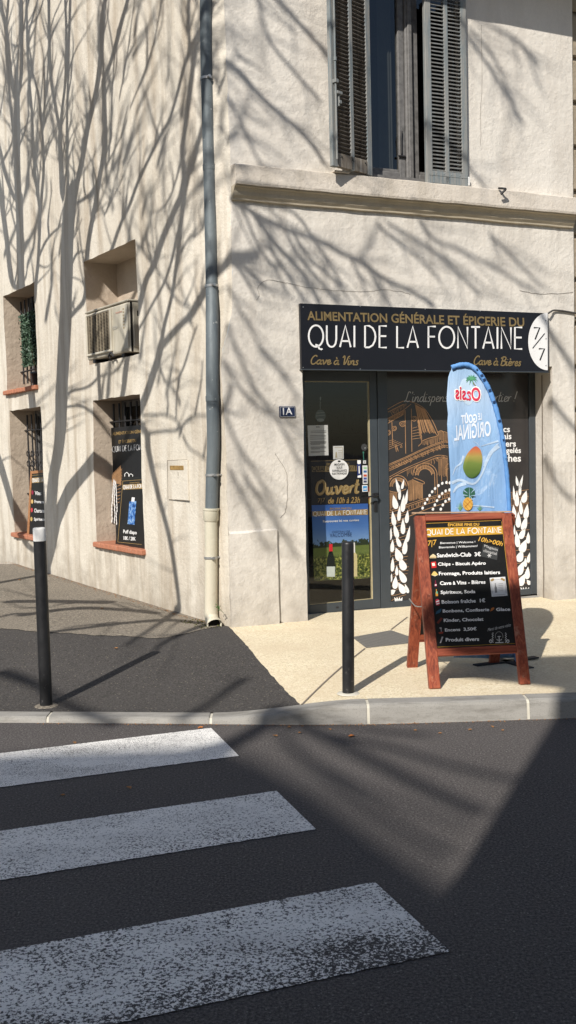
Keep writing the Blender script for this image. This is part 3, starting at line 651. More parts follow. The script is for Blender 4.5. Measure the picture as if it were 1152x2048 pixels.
# ------------------------------------------------------------------ fascia sign
SG = FR.off(.042)
sg = thing('shop_sign', 'long black fascia sign with gold and white lettering above the shop door', 'sign', SG.pt(.745, 2.27, -.03))
q = MB(); q.box(SG, .745, 3.345, 2.276, 2.829, -.032, 0); fixn(q.build('panel', M['signblk'], sg))
q = MB(); q.bev(SG, .742, 3.348, 2.266, 2.276, -.05, .006, .002); q.build('bottom_trim', M['alu'], sg)
q = MB(); q.text(SG, 'ALIMENTATION GÉNÉRALE ET ÉPICERIE DU', (613.5, 617.5), (1047.5, 631), (614.5, 640.5), bold=.022, o=.003)
q.build('gold_lettering', M['dimgold'], sg)
GEO = {'Q': ([[(.46+.46*math.cos(t), .5+.5*math.sin(t)) for t in np.linspace(0, 2*math.pi, 25)], [(.42, .10), (.58, .07), (.66, -.08), (.80, -.12), (.86, -.08)]], .95),
 'U': ([[(0, 1), (0, .36), (.05, .15), (.17, .03), (.3, 0), (.43, .03), (.55, .15), (.6, .36), (.6, 1)]], .64), 'A': ([[(0, 0), (.34, 1), (.68, 0)], [(.1, .28), (.58, .28)]], .70), 'I': ([[(.02, 0), (.02, 1)]], .06),
 'D': ([[(.02, 0), (.02, 1), (.28, 1), (.5, .9), (.64, .7), (.68, .5), (.64, .3), (.5, .1), (.28, 0), (.02, 0)]], .72), 'E': ([[(.48, 1), (.02, 1), (.02, 0), (.48, 0)], [(.02, .53), (.45, .53)]], .5), 'L': ([[(.02, 1), (.02, 0), (.46, 0)]], .48),
 'F': ([[(.48, 1), (.02, 1), (.02, 0)], [(.02, .53), (.43, .53)]], .5), 'O': ([[(.48+.48*math.cos(t), .5+.5*math.sin(t)) for t in np.linspace(0, 2*math.pi, 25)]], .98), 'N': ([[(.02, 0), (.02, 1), (.62, 0), (.62, 1)]], .66), 'T': ([[(0, 1), (.56, 1)], [(.28, 1), (.28, 0)]], .56)}
def strokes(table, body, gap, space):
    x = 0; out = []
    for ch in body:
        if ch == ' ': x += space; continue
        st, adv = table[ch]
        for s_ in st: out.append([(x+a, b) for a, b in s_])
        x += adv+gap
    return out, x-gap
def draw(mb, P, table, body, BL, BR, h, w, gap=.2, space=.42, o=.004, shear=0.0, sm=False, nn=4):
    """monoline lettering; BL and BR are the ends of the baseline and h the cap height, in photo pixels on plane P"""
    st, tot = strokes(table, body, gap, space); BL, BR = np.array(BL, float), np.array(BR, float); ux = (BR-BL)/tot; uy = np.array([0.0, -h])
    for s_ in st: mb.rib(P, [BL+ux*(a+shear*b*(h/np.linalg.norm(ux)))+uy*b for a, b in s_], w, o, n=nn, sm=sm)
q = MB(); draw(q, SG, GEO, 'QUAI DE LA FONTAINE', (617, 693.5), (1044.5, 698), 43, 3.5, .19, .42); q.build('white_lettering', M['whitepr'], sg)
SCR = {'a': ([[(.42, .45), (.25, .5), (.08, .35), (.05, .12), (.2, 0), (.36, .15), (.44, .48), (.42, .1), (.5, 0), (.6, .08)]], .55), 'v': ([[(0, .4), (.08, .5), (.15, .3), (.2, 0), (.38, .25), (.42, .5), (.55, .42)]], .5),
 'e': ([[(.05, .2), (.3, .3), (.3, .48), (.15, .5), (.05, .25), (.15, 0), (.35, .06), (.48, .2)]], .42), 'i': ([[(.05, .5), (.03, .1), (.12, 0), (.25, .1)], [(.08, .70), (.10, .75)]], .25), 'n': ([[(.02, .5), (.02, 0), (.1, .35), (.25, .5), (.33, .38), (.31, .08), (.4, 0), (.5, .1)]], .48),
 's': ([[(.3, .45), (.15, .5), (.08, .38), (.25, .2), (.2, .03), (.03, .03)]], .35), 'r': ([[(.02, .5), (.03, 0), (.1, .35), (.2, .5), (.3, .46)]], .32), 'u': ([[(.03, .5), (.03, .1), (.14, 0), (.3, .15), (.34, .5), (.33, .1), (.42, 0), (.52, .1)]], .5),
 't': ([[(.14, .95), (.08, .15), (.16, 0), (.3, .08)], [(-.02, .58), (.28, .6)]], .3), 'd': ([[(.38, .45), (.22, .5), (.06, .35), (.05, .1), (.18, 0), (.34, .18), (.44, 1.0), (.4, .1), (.5, 0), (.58, .08)]], .55), 'p': ([[(.08, .5), (.0, -.4)], [(.06, .3), (.2, .5), (.36, .4), (.33, .1), (.18, 0), (.06, .1)]], .45),
 'q': ([[(.38, .4), (.2, .5), (.05, .2), (.18, 0), (.35, .25), (.4, .5), (.3, -.4)]], .48), 'b': ([[(.2, .9), (.05, .3), (.08, 0), (.25, .03), (.33, .3), (.2, .48), (.06, .3)]], .42), 'l': ([[(.03, .2), (.2, .8), (.15, 1), (.06, .6), (.06, .05), (.18, .02)]], .22),
 'à': ([[(.42, .45), (.25, .5), (.08, .35), (.05, .12), (.2, 0), (.36, .15), (.44, .48), (.42, .1), (.5, 0), (.6, .08)], [(.15, .85), (.28, .66)]], .55), 'è': ([[(.05, .2), (.3, .3), (.3, .48), (.15, .5), (.05, .25), (.15, 0), (.35, .06), (.48, .2)], [(.1, .85), (.23, .66)]], .42),
 'C': ([[(.55, .85), (.5, 1), (.3, .98), (.1, .7), (.05, .3), (.2, 0), (.45, .05), (.6, .25)]], .6), 'V': ([[(0, .8), (.1, 1), (.2, .9), (.25, 0), (.45, .4), (.55, .9), (.7, 1)]], .6), 'B': ([[(.15, .95), (.1, 0)], [(-.05, .8), (.2, 1), (.5, .95), (.5, .65), (.2, .52), (.55, .45), (.55, .1), (.25, -.02), (.0, .1)]], .65),
 'L': ([[(.5, .85), (.4, 1), (.25, .9), (.2, .4), (.1, .05), (0, .05), (.15, .1), (.35, 0), (.55, .1)]], .6), 'O': ([[(.4, 1), (.12, .8), (.08, .3), (.3, 0), (.58, .2), (.62, .7), (.4, 1), (.2, .85), (.12, .95)]], .74), "'": ([[(.1, 1), (.06, .8)]], .16), '!': ([[(.2, 1), (.1, .25)], [(.06, .03), (.07, .07)]], .25)}
q = MB(); kw = dict(gap=.02, space=.28, shear=.2, sm=True, nn=3)
draw(q, SG, SCR, 'Cave à Vins', (620, 728), (716, 730), 17, 2.5, **kw); draw(q, SG, SCR, 'Cave à Bières', (946, 729), (1041, 732), 17, 2.4, **kw); q.split('script_lettering', M['dimgold'], sg, .08)
e = MB(); e.ell(SG, 1095, 683, 39, 57.5, 0, .003, 40, 90, 270); e.build('white_roundel', M['whitepr'], sg)
q = MB(); zx = lambda x, y: (1040+x/10.28, 590+y/10.28)
q.rib(SG, [zx(275, 672), zx(398, 672), zx(303, 912)], 2.6, .006, sm=False); q.rib(SG, [zx(378, 1105), zx(496, 1105), zx(402, 1342)], 2.6, .006, sm=False); q.rib(SG, [zx(500, 790), zx(252, 1095)], 1.7, .006, sm=False)
for y in (525, 900, 1452): q.ell(SG, *zx(527, y), 1, 1, 0, .006, 8)
q.split('black_numeral', M['blackpr'], sg, .004)
q = MB()
for x, y in ((606, 614), (606, 735), (720, 613), (850, 618), (960, 622), (720, 738), (850, 739), (960, 740)): q.ell(SG, x, y, 1, 1, 0, .003, 8)
q.split('screw', M['steel'], sg, .01)
q = MB(); q.tube(smooth([FR.at(1090, 628, .05), FR.at(1097, 624, .04), FR.at(1106, 621, .02), FR.at(1125, 622.5, .016), FR.at(1151, 627, .016), FR.at(1170, 630, .016)], 5), .0085, 6)
tag(q.build('cable', M['cable']), 'thin grey cable running along the wall from the end of the fascia sign', 'cable')
# house number
HN = FR.off(.008)
hn = thing('house_number_plate', 'small blue enamel plate reading 1A beside the shop door', 'number plate', FR.pt(.54, 1.87, 0))
q = MB(); q.bev(FR, .543, .692, 1.868, 1.962, 0, .014, .003); q.build('plate', M['blue'], hn)
q = MB(); q.text(FR, '1A', (564, 816), (582.5, 815), (564.5, 830), o=.017, bold=.01); HB = FR
for a, b, c, d_ in ((.549, .686, 1.874, 1.876), (.549, .686, 1.954, 1.956), (.549, .551, 1.874, 1.956), (.684, .686, 1.874, 1.956)): q.quad(*[FR.pt(x, y, .0165) for x, y in ((a, c), (b, c), (b, d_), (a, d_))])
q.build('lettering', M['whitepr'], hn)
q = MB(); q.tube(smooth([FR.at(982, 383, .12), FR.at(984, 386, .17), FR.at(988, 388, .18), FR.at(984, 393, .17), FR.at(981, 397, .16)], 4), .011, 6); tag(q.build('iron_hook', M['iron']), 'small bent iron hook sticking out of the cornice band', 'hook')

# ------------------------------------------------------------------ shop window film artwork
AP = DP.off(-.012)
ax = lambda x, y: (760+x/4.452, 760+y/4.452)
ln = MB()
def al(pts, w=1.15, sm=True): ln.rib(AP, [ax(*p) for p in pts], w, .002, n=3, sm=sm)
def hatch(p0, p1, q0, q1, k, w=.8):
    p0, p1, q0, q1 = (np.array(z, float) for z in (p0, p1, q0, q1))
    for i in range(k+1):
        t = i/k; j = rng.uniform(-.05, .05, 2); al([p0+(p1-p0)*t, q0+(q1-q0)*(t+j[0])+(0, rng.uniform(-14, 10))], w, False)
al([(60, 265), (200, 190), (280, 195)]); al([(70, 285), (210, 215)]); al([(280, 195), (330, 215), (400, 262), (470, 370), (518, 480)]); al([(395, 262), (400, 300), (480, 455), (512, 492)], .9)
hatch((310, 215), (395, 262), (365, 470), (495, 470), 20, .9); hatch((330, 330), (345, 470), (372, 520), (372, 540), 4)
al([(62, 345), (150, 300), (215, 262), (275, 215)]); al([(62, 390), (140, 345), (205, 308)]); hatch((66, 350), (215, 265), (66, 382), (205, 308), 20, .7); hatch((90, 275), (230, 210), (110, 310), (225, 245), 12, .7)
al([(105, 375), (112, 580)]); al([(222, 270), (228, 655)]); al([(278, 255), (283, 640)])
for x, y, r in ((70, 470, 22), (125, 432, 20), (200, 392, 24), (302, 345, 22)):
    al([(x-r, y-r*.6), (x+r*.6, y-r), (x+r, y+r*.2), (x+.1*r, y+r), (x-r*.9, y+.4*r), (x-r, y-r*.6)]); al([(x-r*.5, y-r*.2), (x+r*.5, y-r*.5), (x+r*.5, y+.2*r), (x, y+.5*r), (x-r*.5, y-r*.2)], .8)
for k in range(5): al([(75, 545+k*18), (120+k*20, 530+k*9)], .8, False); al([(288, 430+k*24), (330+k*10, 418+k*24)], .8, False)
al([(135, 580), (145, 640)]); al([(145, 580), (162, 635)]); al([(150, 580), (150, 620)], .7); al([(180, 600), (190, 580), (195, 600), (180, 600)], .8)
al([(340, 590), (370, 560), (372, 545), (430, 520), (515, 495), (515, 462), (560, 458), (565, 550)]); al([(520, 465), (600, 470), (605, 560)]); hatch((520, 470), (600, 475), (525, 540), (600, 560), 9, .7)
hatch((380, 548), (515, 500), (385, 590), (515, 560), 14, .7)
for dy in (0, 12, 44, 60): al([(68, 755+dy), (240, 680+dy*.9), (400, 605+dy*.9), (560, 545+dy*.9), (605, 548+dy*.9)], 1.1)
hatch((80, 772), (560, 562), (95, 800), (570, 600), 52, .75)
for dy in (0, 18): al([(70, 870+dy), (240, 780+dy), (420, 705+dy), (520, 670+dy), (600, 680+dy)], 1.0)
hatch((240, 790), (500, 690), (245, 850), (505, 730), 26, .6)
for (cx, cy, rx, ry) in ((400, 850, 108, 110), (160, 950, 90, 100)):
    for f in (1, .80, .55):
        al([(cx+rx*f*math.cos(t), cy-ry*f*math.sin(t)+(cx-400)*0) for t in np.linspace(.05, math.pi, 16)], 1.2)
    for t in np.linspace(.25, math.pi-.1, 22): al([(cx+rx*.58*math.cos(t), cy-ry*.58*math.sin(t)), (cx+rx*.78*math.cos(t), cy-ry*.78*math.sin(t))], .9, False)
al([(292, 880), (300, 1075)]); al([(375, 925), (378, 1070)]); al([(505, 830), (512, 1030)]); al([(485, 840), (490, 1010)]); al([(285, 885), (380, 925), (388, 905), (300, 870)]); hatch((300, 890), (370, 930), (305, 1070), (372, 1060), 12, .7); hatch((250, 900), (290, 885), (255, 1080), (292, 1075), 6, .7)
al([(545, 700), (548, 900)]); al([(590, 720), (600, 930)]); hatch((520, 700), (600, 690), (525, 860), (600, 850), 9, .7)
al([(500, 690), (520, 705), (510, 690)]); al([(545, 690), (560, 672), (570, 690), (555, 700)]); al([(575, 790), (590, 760), (608, 745)]); al([(580, 800), (608, 790)])
al([(72, 985), (150, 1000), (230, 970)]); hatch((75, 1000), (150, 1005), (80, 1170), (150, 1110), 12, .7)
for dy in (0, 16, 60, 110): al([(75, 1170+dy), (240, 1110+dy), (420, 1050+dy*.9), (630, 990+dy*.8)], 1.0)
hatch((250, 1120), (620, 1000), (255, 1160), (620, 1040), 30, .6)
for k in range(26):   # loose strokes low on the film, between the drops
    y = 1180+k*31; al([(78+k*.9, y+rng.uniform(-12, 12)), (160, y-25+rng.uniform(-12, 12)), (250+rng.uniform(-20, 10), y-45)], .75)
# the same low walls at the right of the film
bx = lambda x, y: (980+x/4.267, 740+y/4.267)
for k in range(15): ln.rib(AP, [bx(175+k*3, 1045+k*55), bx(330+k*1.5, 1020+k*57)], .8, .002, sm=False)
for k in range(12): ln.rib(AP, [bx(180+k*13, 1050), bx(190+k*12, 1240)], .6, .002, sm=False)
ln.split('copper_drawing', M['copper'], shopw, .08)
dr_ = MB()
def drop(f, x, y, l, w, rot):
    c, s_ = math.cos(R_(rot)), math.sin(R_(rot)); pts = []
    for t in np.linspace(0, 2*math.pi, 20, endpoint=False):
        yy = math.cos(t)*.5*l; xx = w*.5*math.sin(t)*(math.sin(t/2)**1.35)*1.28; pts.append((x+xx*c+yy*s_, y+xx*s_-yy*c))
    dr_.poly(AP, [f(*p) for p in pts], .003)
for x, y, l, w, r in ((155, 940, 140, 34, -14), (203, 925, 95, 26, 12), (173, 1000, 135, 28, 0), (235, 1040, 140, 28, 8), (130, 1085, 130, 56, -12), (205, 1095, 160, 46, 4), (118, 1230, 135, 46, -8), (170, 1185, 140, 36, 4), (240, 1215, 120, 40, 6), (92, 1370, 115, 34, 6), (138, 1340, 140, 48, -14), (203, 1300, 145, 46, 0), (252, 1370, 150, 34, 10), (160, 1435, 110, 42, -22), (108, 1475, 115, 42, 4), (222, 1475, 155, 50, 6), (160, 1550, 130, 74, -20), (82, 1555, 100, 26, 6), (110, 1640, 130, 38, 3), (195, 1635, 125, 70, -22), (148, 1695, 90, 32, 0), (97, 1760, 80, 30, 8), (195, 1745, 130, 62, -26), (135, 1800, 120, 54, 4), (190, 1850, 115, 66, -32), (112, 1885, 60, 50, 60), (235, 1855, 90, 34, -20)): drop(ax, x, y, l, w, r)
for x, y, l, w, r in ((228, 945, 90, 26, -10), (265, 955, 130, 26, 14), (203, 1050, 130, 24, -5), (255, 1010, 120, 26, 3), (228, 1095, 140, 42, 0), (295, 1080, 110, 54, 16), (262, 1170, 125, 36, -3), (203, 1205, 115, 40, -6), (310, 1205, 130, 50, 8), (240, 1275, 140, 50, 0), (295, 1305, 130, 54, 16), (200, 1345, 120, 28, -6), (230, 1440, 145, 48, -6), (278, 1390, 110, 52, 24), (325, 1430, 100, 40, 0), (285, 1500, 120, 70, 22), (258, 1585, 110, 68, 20), (300, 1640, 80, 30, 0), (262, 1690, 130, 66, 22), (330, 1600, 90, 36, 10), (318, 1730, 110, 50, 6), (272, 1790, 110, 66, 24), (328, 1810, 50, 40, -40)): drop(bx, x, y, l, w, r)
for f, x, y in ((ax, 165, 1960), (bx, 298, 1880)):
    for r in (-28, -12, 6, 24): drop(f, x+r*.9, y, 62, 26, r)
for cx, cy, pts in ((0, 0, ((378, 1140), (400, 1098), (420, 1062), (440, 1028), (463, 995), (489, 966), (519, 940), (553, 920), (590, 912), (620, 915))), (0, 0, ((470, 1150), (487, 1112), (506, 1074), (526, 1038), (552, 1010), (583, 988), (618, 978))), (0, 0, ((540, 1150), (558, 1112), (582, 1080), (614, 1060)))):
    for x, y in pts: dr_.ell(AP, *ax(x, y), 2.5, 3.2, 15, .003, 10)
dr_.split('white_drops', M['whitepr'], shopw, .05)
q = MB(); draw(q, AP, SCR, "L'indispensable du quartier !", (808, 803.5), (1031, 803), 20, 1.5, gap=.02, space=.26, shear=.2, sm=True, nn=3, o=.003); q.build('script_lettering', M['greypr'], shopw)
q = MB()
for t_, x, y in (('Épicerie', 1003.5, 839), ('Fruits secs', 1019.5, 852), ('Produits frais', 1022.5, 866), ('Produits divers', 1031.5, 881), ('Surgelés', 1041.5, 895), ('Boissons fraîches', 1041.5, 909)):
    q.textr(AP, t_, (x, y), 12.5 if t_[0] in 'ÉFP' else 14.5, 0.0, bold=.022, o=.003)
q.build('white_lettering', M['whitepr'], shopw)

# ------------------------------------------------------------------ papers and posters behind / on the door glass
GI = DP.off(-.018)
def sticker(name, label, cat, quad_px, mat, o=.001, th=.002, P=GI):
    q = MB(); q.poly(P, quad_px, o, th); root = thing(name, label, cat, P.at(*quad_px[-1])); fixn(q.build('sheet', mat, root)); return root
M['paper'] = plain('white_paper', (.62, .62, .62), .8, .2, var=.04); M['greyink'] = plain('grey_ink', (.22, .22, .22), .8, .1)
r_ = sticker('paper_notice', 'white official notice of small print taped high inside the shop door', 'notice', [(615, 851), (655.5, 850), (657, 910.5), (617.5, 912)], M['paper'])
q = MB(); t = MB()
for y, a, b in ((862, 621, 652), (865, 621, 652), (871, 620, 652), (874, 620, 652), (878, 620, 652), (883, 620, 652), (885, 621, 652), (887, 620, 651), (889, 621, 640), (894, 621, 652), (896, 621, 652), (898, 622, 640), (903, 621, 651), (905, 621, 640)): q.rib(GI, [(a, y+.3), (b, y-.4)], 1.0, .003, sm=False)
q.ell(GI, 633.5, 854, 1.8, 1.4, 0, .003, 8); q.ell(GI, 637.5, 854, 1.8, 1.4, 0, .003, 8); q.build('printed_lines', M['greyink'], r_)
r_ = sticker('flyer', 'small white flyer with a bottle drawing above the round surveillance sticker', 'flyer', [(666, 892), (687, 891.5), (687.2, 918), (666.5, 918.5)], M['paper'], .0015)
q = MB(); q.poly(GI, [(671, 904), (673.5, 904), (674.5, 915), (670, 915)], .003)
for y in (901, 905, 908, 912): q.rib(GI, [(676, y), (684, y)], .8, .003, sm=False)
for pts in (((668.5, 895), (684.5, 894.5)), ((684.5, 894.5), (685, 916)), ((685, 916), (669, 916.3))): q.rib(GI, pts, .8, .003, sm=False)
q.build('print', plain('pale_ochre_print', (.42, .37, .26), .8), r_)
rs = thing('round_sticker', 'round white electronic surveillance sticker in the middle of the door glass', 'sticker', DP.at(677, 958, -.015))
q = MB(); q.ell(GI, 677, 939, 19.3, 20.3, 0, .012, 36); q.build('disc', M['whitepr'], rs)
q = MB()
for t_, y, w in (('MAGASIN', 926.5, 20), ('SOUS', 932.8, 11.5), ('SURVEILLANCE', 939, 29), ('ELECTRONIQUE', 945.2, 29)): q.text(GI, t_, (677.5-w/2, y+.4), (677.5+w/2, y-.4), (677.5-w/2, y+5), o=.014, bold=.012)
q.ell(GI, 677, 922.5, 3, 1.7, 0, .014, 10); q.build('lettering', M['blackpr'], rs)
n = N('poster_black'); M['posterblk'] = plain('black_poster', (.012, .012, .013), .5, .3)
po = sticker('opening_hours_poster', 'black poster reading Ouvert in gold script inside the shop door', 'poster', [(620, 921), (736, 918), (738, 1012), (623, 1013)], M['posterblk'], -.003)
q = MB(); q.poly(GI, [(623.5, 932.5), (715, 930.5), (715.5, 942.5), (624, 944)], -.0015)
q.rib(GI, [(621.5, 922.5), (716, 919.5)], .9, -.0012, sm=False); q.text(GI, 'ÉPICERIE FINE DU', (653, 925.5), (698, 924), (653.5, 931), o=-.0008, bold=.03); q.build('gold_band', M['dimgold'], po)
q = MB(); draw(q, GI, GEO, 'QUAI DE LA FONTAINE', (625, 942), (735, 940), 9, 1.3, .19, .42, o=.0002); q.build('dark_lettering', M['posterblk'], po)
q = MB(); draw(q, GI, SCR, 'Ouvert', (630, 989), (717, 985), 27, 5.4, gap=.06, space=.3, shear=.12, sm=True, nn=5, o=.0004); q.text(GI, '7|7', (634.5, 997), (650.5, 995.5), (636, 1008), o=.0004, shear=.25)
q.text(GI, 'de 10h à 23h', (656, 995), (720, 993.5), (656, 1007.5), o=.0004, bold=.02, shear=.3); q.build('gold_lettering', M['gold'], po)
q = MB(); draw(q, GI, SCR, 'Ouvert', (631.3, 988.3), (718.3, 984.3), 27, 1.0, gap=.06, space=.3, shear=.12, sm=True, nn=5, o=.0008); q.build('highlight_lettering', plain('pale_gold_print', (.50, .40, .22), .5), po)
# wine poster: printed picture of a vineyard under a blue sky
n = N('printed_vineyard'); z = n.xyz()[2]; zt, zm, zb = GI.at(625, 1010)[2], GI.at(625, 1086)[2], GI.at(626, 1160)[2]
skyc = n.ramp(n.mr(z, zm, zt), [(0, (.17, .30, .55)), (.35, (.075, .18, .46)), (1, (.03, .11, .40))])
lf = n.noise(42, 5, .7); gr = n.ramp(lf, [(.40, (.012, .02, .006)), (.5, (.07, .10, .018)), (.60, (.36, .36, .09))]); far_ = n.mix(n.noise(30, 3), (.10, .14, .035), (.15, .19, .05))
gr = n.mix(n.mr(n.math('ADD', z, n.mr(lf, 0, 1, -.02, .02)), zb+.19, zb+.22), gr, far_)
tl = n.math('ADD', z, n.mr(n.noise(26, 4), .3, .7, -.035, .03)); tree = n.mr(tl, zm-.012, zm-.004, 1, 0)
cc = n.mix(tree, skyc, (.028, .04, .02)); cc = n.mix(n.mr(z, zm-.052, zm-.046, 1, 0), cc, gr); n.col(cc); M['vine'] = n.done(.45, .3)
wp = sticker('wine_poster', 'blue sky vineyard poster with two wine bottles low inside the shop door', 'poster', [(623, 1010.5), (735.5, 1007), (740, 1156), (628, 1162)], M['vine'], .0035)
q = MB(); q.poly(GI, [(624, 1023), (735, 1018), (735.5, 1029.5), (624.5, 1032.5)], .005); q.text(GI, 'ÉPICERIE FINE DU', (659, 1015), (702, 1013.5), (659.5, 1019.5), o=.005, bold=.03); q.build('gold_band', M['gold'], wp)
q = MB(); draw(q, GI, GEO, 'QUAI DE LA FONTAINE', (626, 1032), (733, 1028), 8.6, 1.15, .19, .42, o=.0065); q.text(GI, 'Retrouvez ici vos cuvées', (645, 1040.5), (717, 1037.5), (645.5, 1045), o=.0065, bold=.015); q.split('white_lettering', M['whitepr'], wp, .02)
q = MB(); q.text(GI, 'CHÂTEAU DE', (663, 1061), (699, 1059.5), (663.5, 1066), o=.0065, space=1.1); q.text(GI, 'VALCOMBE', (659, 1067), (703, 1065), (659, 1074.5), o=.0065, space=1.1); q.build('navy_lettering', plain('navy_print', (.02, .045, .12), .5), wp)
def bottle(px, py, h, w, parts):
    for nm, y0, y1, w0, w1, mt in parts:
        q = MB(); q.poly(GI, [(px-w0*w, py-h*(1-y0)), (px+w0*w, py-h*(1-y0)), (px+w1*w, py-h*(1-y1)), (px-w1*w, py-h*(1-y1))], .006+.0006*len(nm)/20); q.build(nm, mt, wp)
Mr, Mb, Ml, Mw = plain('red_capsule', (.62, .03, .04), .4), plain('dark_bottle', (.01, .014, .012), .3), plain('pale_label', (.55, .60, .57), .6), plain('pale_wine', (.58, .50, .27), .4)
bottle(661, 1154, 66, 8.5, (('bottle_print', .2, .42, .3, .85, Mb), ('bottle_print', .42, .68, .85, 1, Mb), ('red_capsule_print', 0, .22, .38, .42, Mr), ('label_print', .68, .99, 1, .97, Ml)))
bottle(706.5, 1153, 68, 7.5, (('bottle_print', .28, .36, .4, .9, Mw), ('bottle_print', .36, 1.0, .95, 1, Mw), ('white_capsule_print', 0, .30, .35, .42, M['whitepr']), ('label_print', .42, .60, .93, .93, Ml)))
# small stickers at the right edge of the pane
r_ = sticker('payment_sticker', 'narrow white strip of coloured card payment logos on the door glass', 'sticker', [(723.5, 931), (733.5, 930.8), (734, 967.5), (724.5, 968)], M['paper'], .013)
for y, c in ((936, (.3, .5, .3)), (943, (.03, .12, .32)), (951, (.55, .08, .03)), (957, (.05, .08, .3)), (963, (.05, .06, .12))):
    q = MB(); q.poly(GI, [(725.5, y-2), (732, y-2.1), (732.2, y+2), (725.7, y+2.1)], .0145); q.build('logo', plain('logo_print', c, .5), r_)
r_ = sticker('blue_strip_sticker', 'narrow navy blue vertical sticker with white ends on the door glass', 'sticker', [(713, 927), (720.3, 926.8), (721, 955), (713.6, 955.5)], plain('navy_sticker', (.02, .035, .14), .4), .013)
q = MB(); q.poly(GI, [(713, 920.5), (720, 920.3), (720.2, 927), (716, 928.5), (713.2, 926.8)], .0145); q.poly(GI, [(713.8, 951.5), (721, 949.5), (721, 955), (713.8, 955.4)], .0145); q.rib(GI, [(716.6, 932), (717, 947)], 2, .0145, sm=False); q.build('white_print', M['whitepr'], r_)
r_ = sticker('square_sticker', 'small white square sticker with a tiny symbol above the payment logos', 'sticker', [(725, 921), (730.5, 920.8), (730.8, 927), (725.2, 927.2)], M['paper'], .013)
q = MB(); q.poly(GI, [(726.6, 922.6), (729, 922.5), (729.1, 925.5), (726.7, 925.6)], .0145); q.build('symbol', M['greyink'], r_)
r_ = sticker('card_sticker', 'pale blue square card sticker with white border below the payment logos', 'sticker', [(723, 970.5), (733.5, 970), (734, 983), (723.6, 983.6)], M['whitepr'], .013)
q = MB(); q.poly(GI, [(724.3, 972), (732.4, 971.6), (732.8, 981.6), (724.8, 982.2)], .0145); q.build('blue_square', plain('pale_blue_print', (.06, .27, .55), .4), r_)
q = MB(); q.text(GI, 'AMEX', (725, 976.5), (732, 976.2), (725.1, 979.6), o=.016, bold=.03); q.build('lettering', M['whitepr'], r_)
r_ = sticker('wall_packet', 'red and yellow packet poster partly seen at the right edge of the door glass', 'poster', [(733, 974), (740, 973.5), (742, 1009), (734, 1010)], plain('red_packet', (.45, .05, .02), .5), -.006)
q = MB(); q.poly(GI, [(735, 998), (741, 997.5), (741.5, 1008), (735, 1009)], -.0045); q.build('yellow_band', plain('yellow_packet', (.55, .38, .05), .5), r_)
q = MB(); q.ell(GI, 737, 988, 3, 5, 0, -.0042, 14); q.build('white_patch', M['whitepr'], r_)
dc = thing('suction_hook', 'clear round suction hook with green cord on the door glass', 'hook', GI.at(726, 893, .012))
q = MB(); q.ell(GI, 727, 894.5, 6, 7, 0, .013, 20); q.build('cup', plain('smoky_rubber', (.05, .05, .05), .2, .5), dc); q = MB(); q.ell(GI, 728.5, 896, 1.4, 1.6, 0, .016, 10); q.build('knob', M['steel'], dc)
q = MB(); q.rib(GI, [(725, 903), (725.5, 912), (726, 921)], 1.6, .014, sm=False); q.ell(GI, 725.2, 905, 1.8, 2.2, 0, .0145, 10); q.build('cord', plain('green_cord', (.03, .13, .09), .6), dc)
oc = thing('hanging_disc', 'dim round grey disc hanging on a hook high inside the door glass', 'hanging sign', GI.at(642, 830, -.02))
q = MB(); q.ell(GI, 642, 831.5, 10.3, 12.5, 0, -.012, 26); q.build('disc', plain('dim_teal_disc', (.055, .075, .075), .5), oc); q = MB()
q.ell(GI, 642, 840, 7.5, 3.2, 0, -.010, 16); q.rib(GI, [(634, 826), (650, 825)], 1.2, -.010, sm=False); q.rib(GI, [(633, 832), (651, 830)], 1.2, -.010, sm=False); q.rib(GI, [(641.5, 795), (641.5, 818)], .9, -.011, sm=False); q.ell(GI, 642, 797, 1.4, 4, 0, -.011, 10); q.build('pale_print', plain('pale_disc_print', (.17, .19, .19), .5), oc)
# ------------------------------------------------------------------ air conditioner in the upper niche
AC = SD.off(.02)
ac = thing('air_conditioner', 'stained cream air conditioner outdoor unit sitting askew in the upper wall niche', 'air conditioner', SD.pt(-2.2, 2.56, -.1))
AF = Plane(SD.pt(-2.735, 0, .045), -tL*math.cos(R_(1.5))+nL*math.sin(R_(-1.5)), Z)         # front face of the unit, u to the right
za, zb_ = 2.575, 3.055; WA = 1.02
q = MB()
rg = lambda i, o: [AF.pt(u, v, o) for u, v in ((i, za+i), (WA-i, za+i), (WA-i, zb_-i), (i, zb_-i))]
q.loft([rg(0, -.30), rg(0, -.02), rg(.008, -.006), rg(.022, 0)], cap=True); fixn(q.build('casing', M['ac'], ac))
q = MB(); q.bev(AF, -.008, WA+.008, zb_+.002, zb_+.022, -.31, .008, .006); q.build('lid', M['ac'], ac)
q = MB(); q.quad(*[AF.pt(u, v, .002) for u, v in ((.055, za+.06), (.62, za+.06), (.62, zb_-.04), (.055, zb_-.04))]); q.build('coil', M['dark'], ac)
q = MB()
for a, b, c, d_ in ((.03, .055, za+.035, zb_-.02), (.62, .655, za+.035, zb_-.02), (.055, .62, za+.035, za+.06), (.055, .62, zb_-.04, zb_-.02)): q.bev(AF, a, b, c, d_, 0, .022, .006)
q.build('grille_frame', M['ac'], ac)
q = MB()
for k in range(26): z = za+.072+k*.0145; q.box(AF, .055, .62, z, z+.0045, .003, .014)
for k in range(8): u = .10+k*.07; q.box(AF, u, u+.010, za+.06, zb_-.04, .008, .018)
q.build('grille', plain('sooty_grille', (.26, .22, .16), .7, .2, var=.3, sc=20), ac)
q = MB(); q.bev(AF, .90, WA-.006, za+.03, zb_-.02, .0, .006, .003)
SIDE_ = Plane(AF.pt(WA, 0, 0), -AF.n, Z); SIDE_.n = AF.u
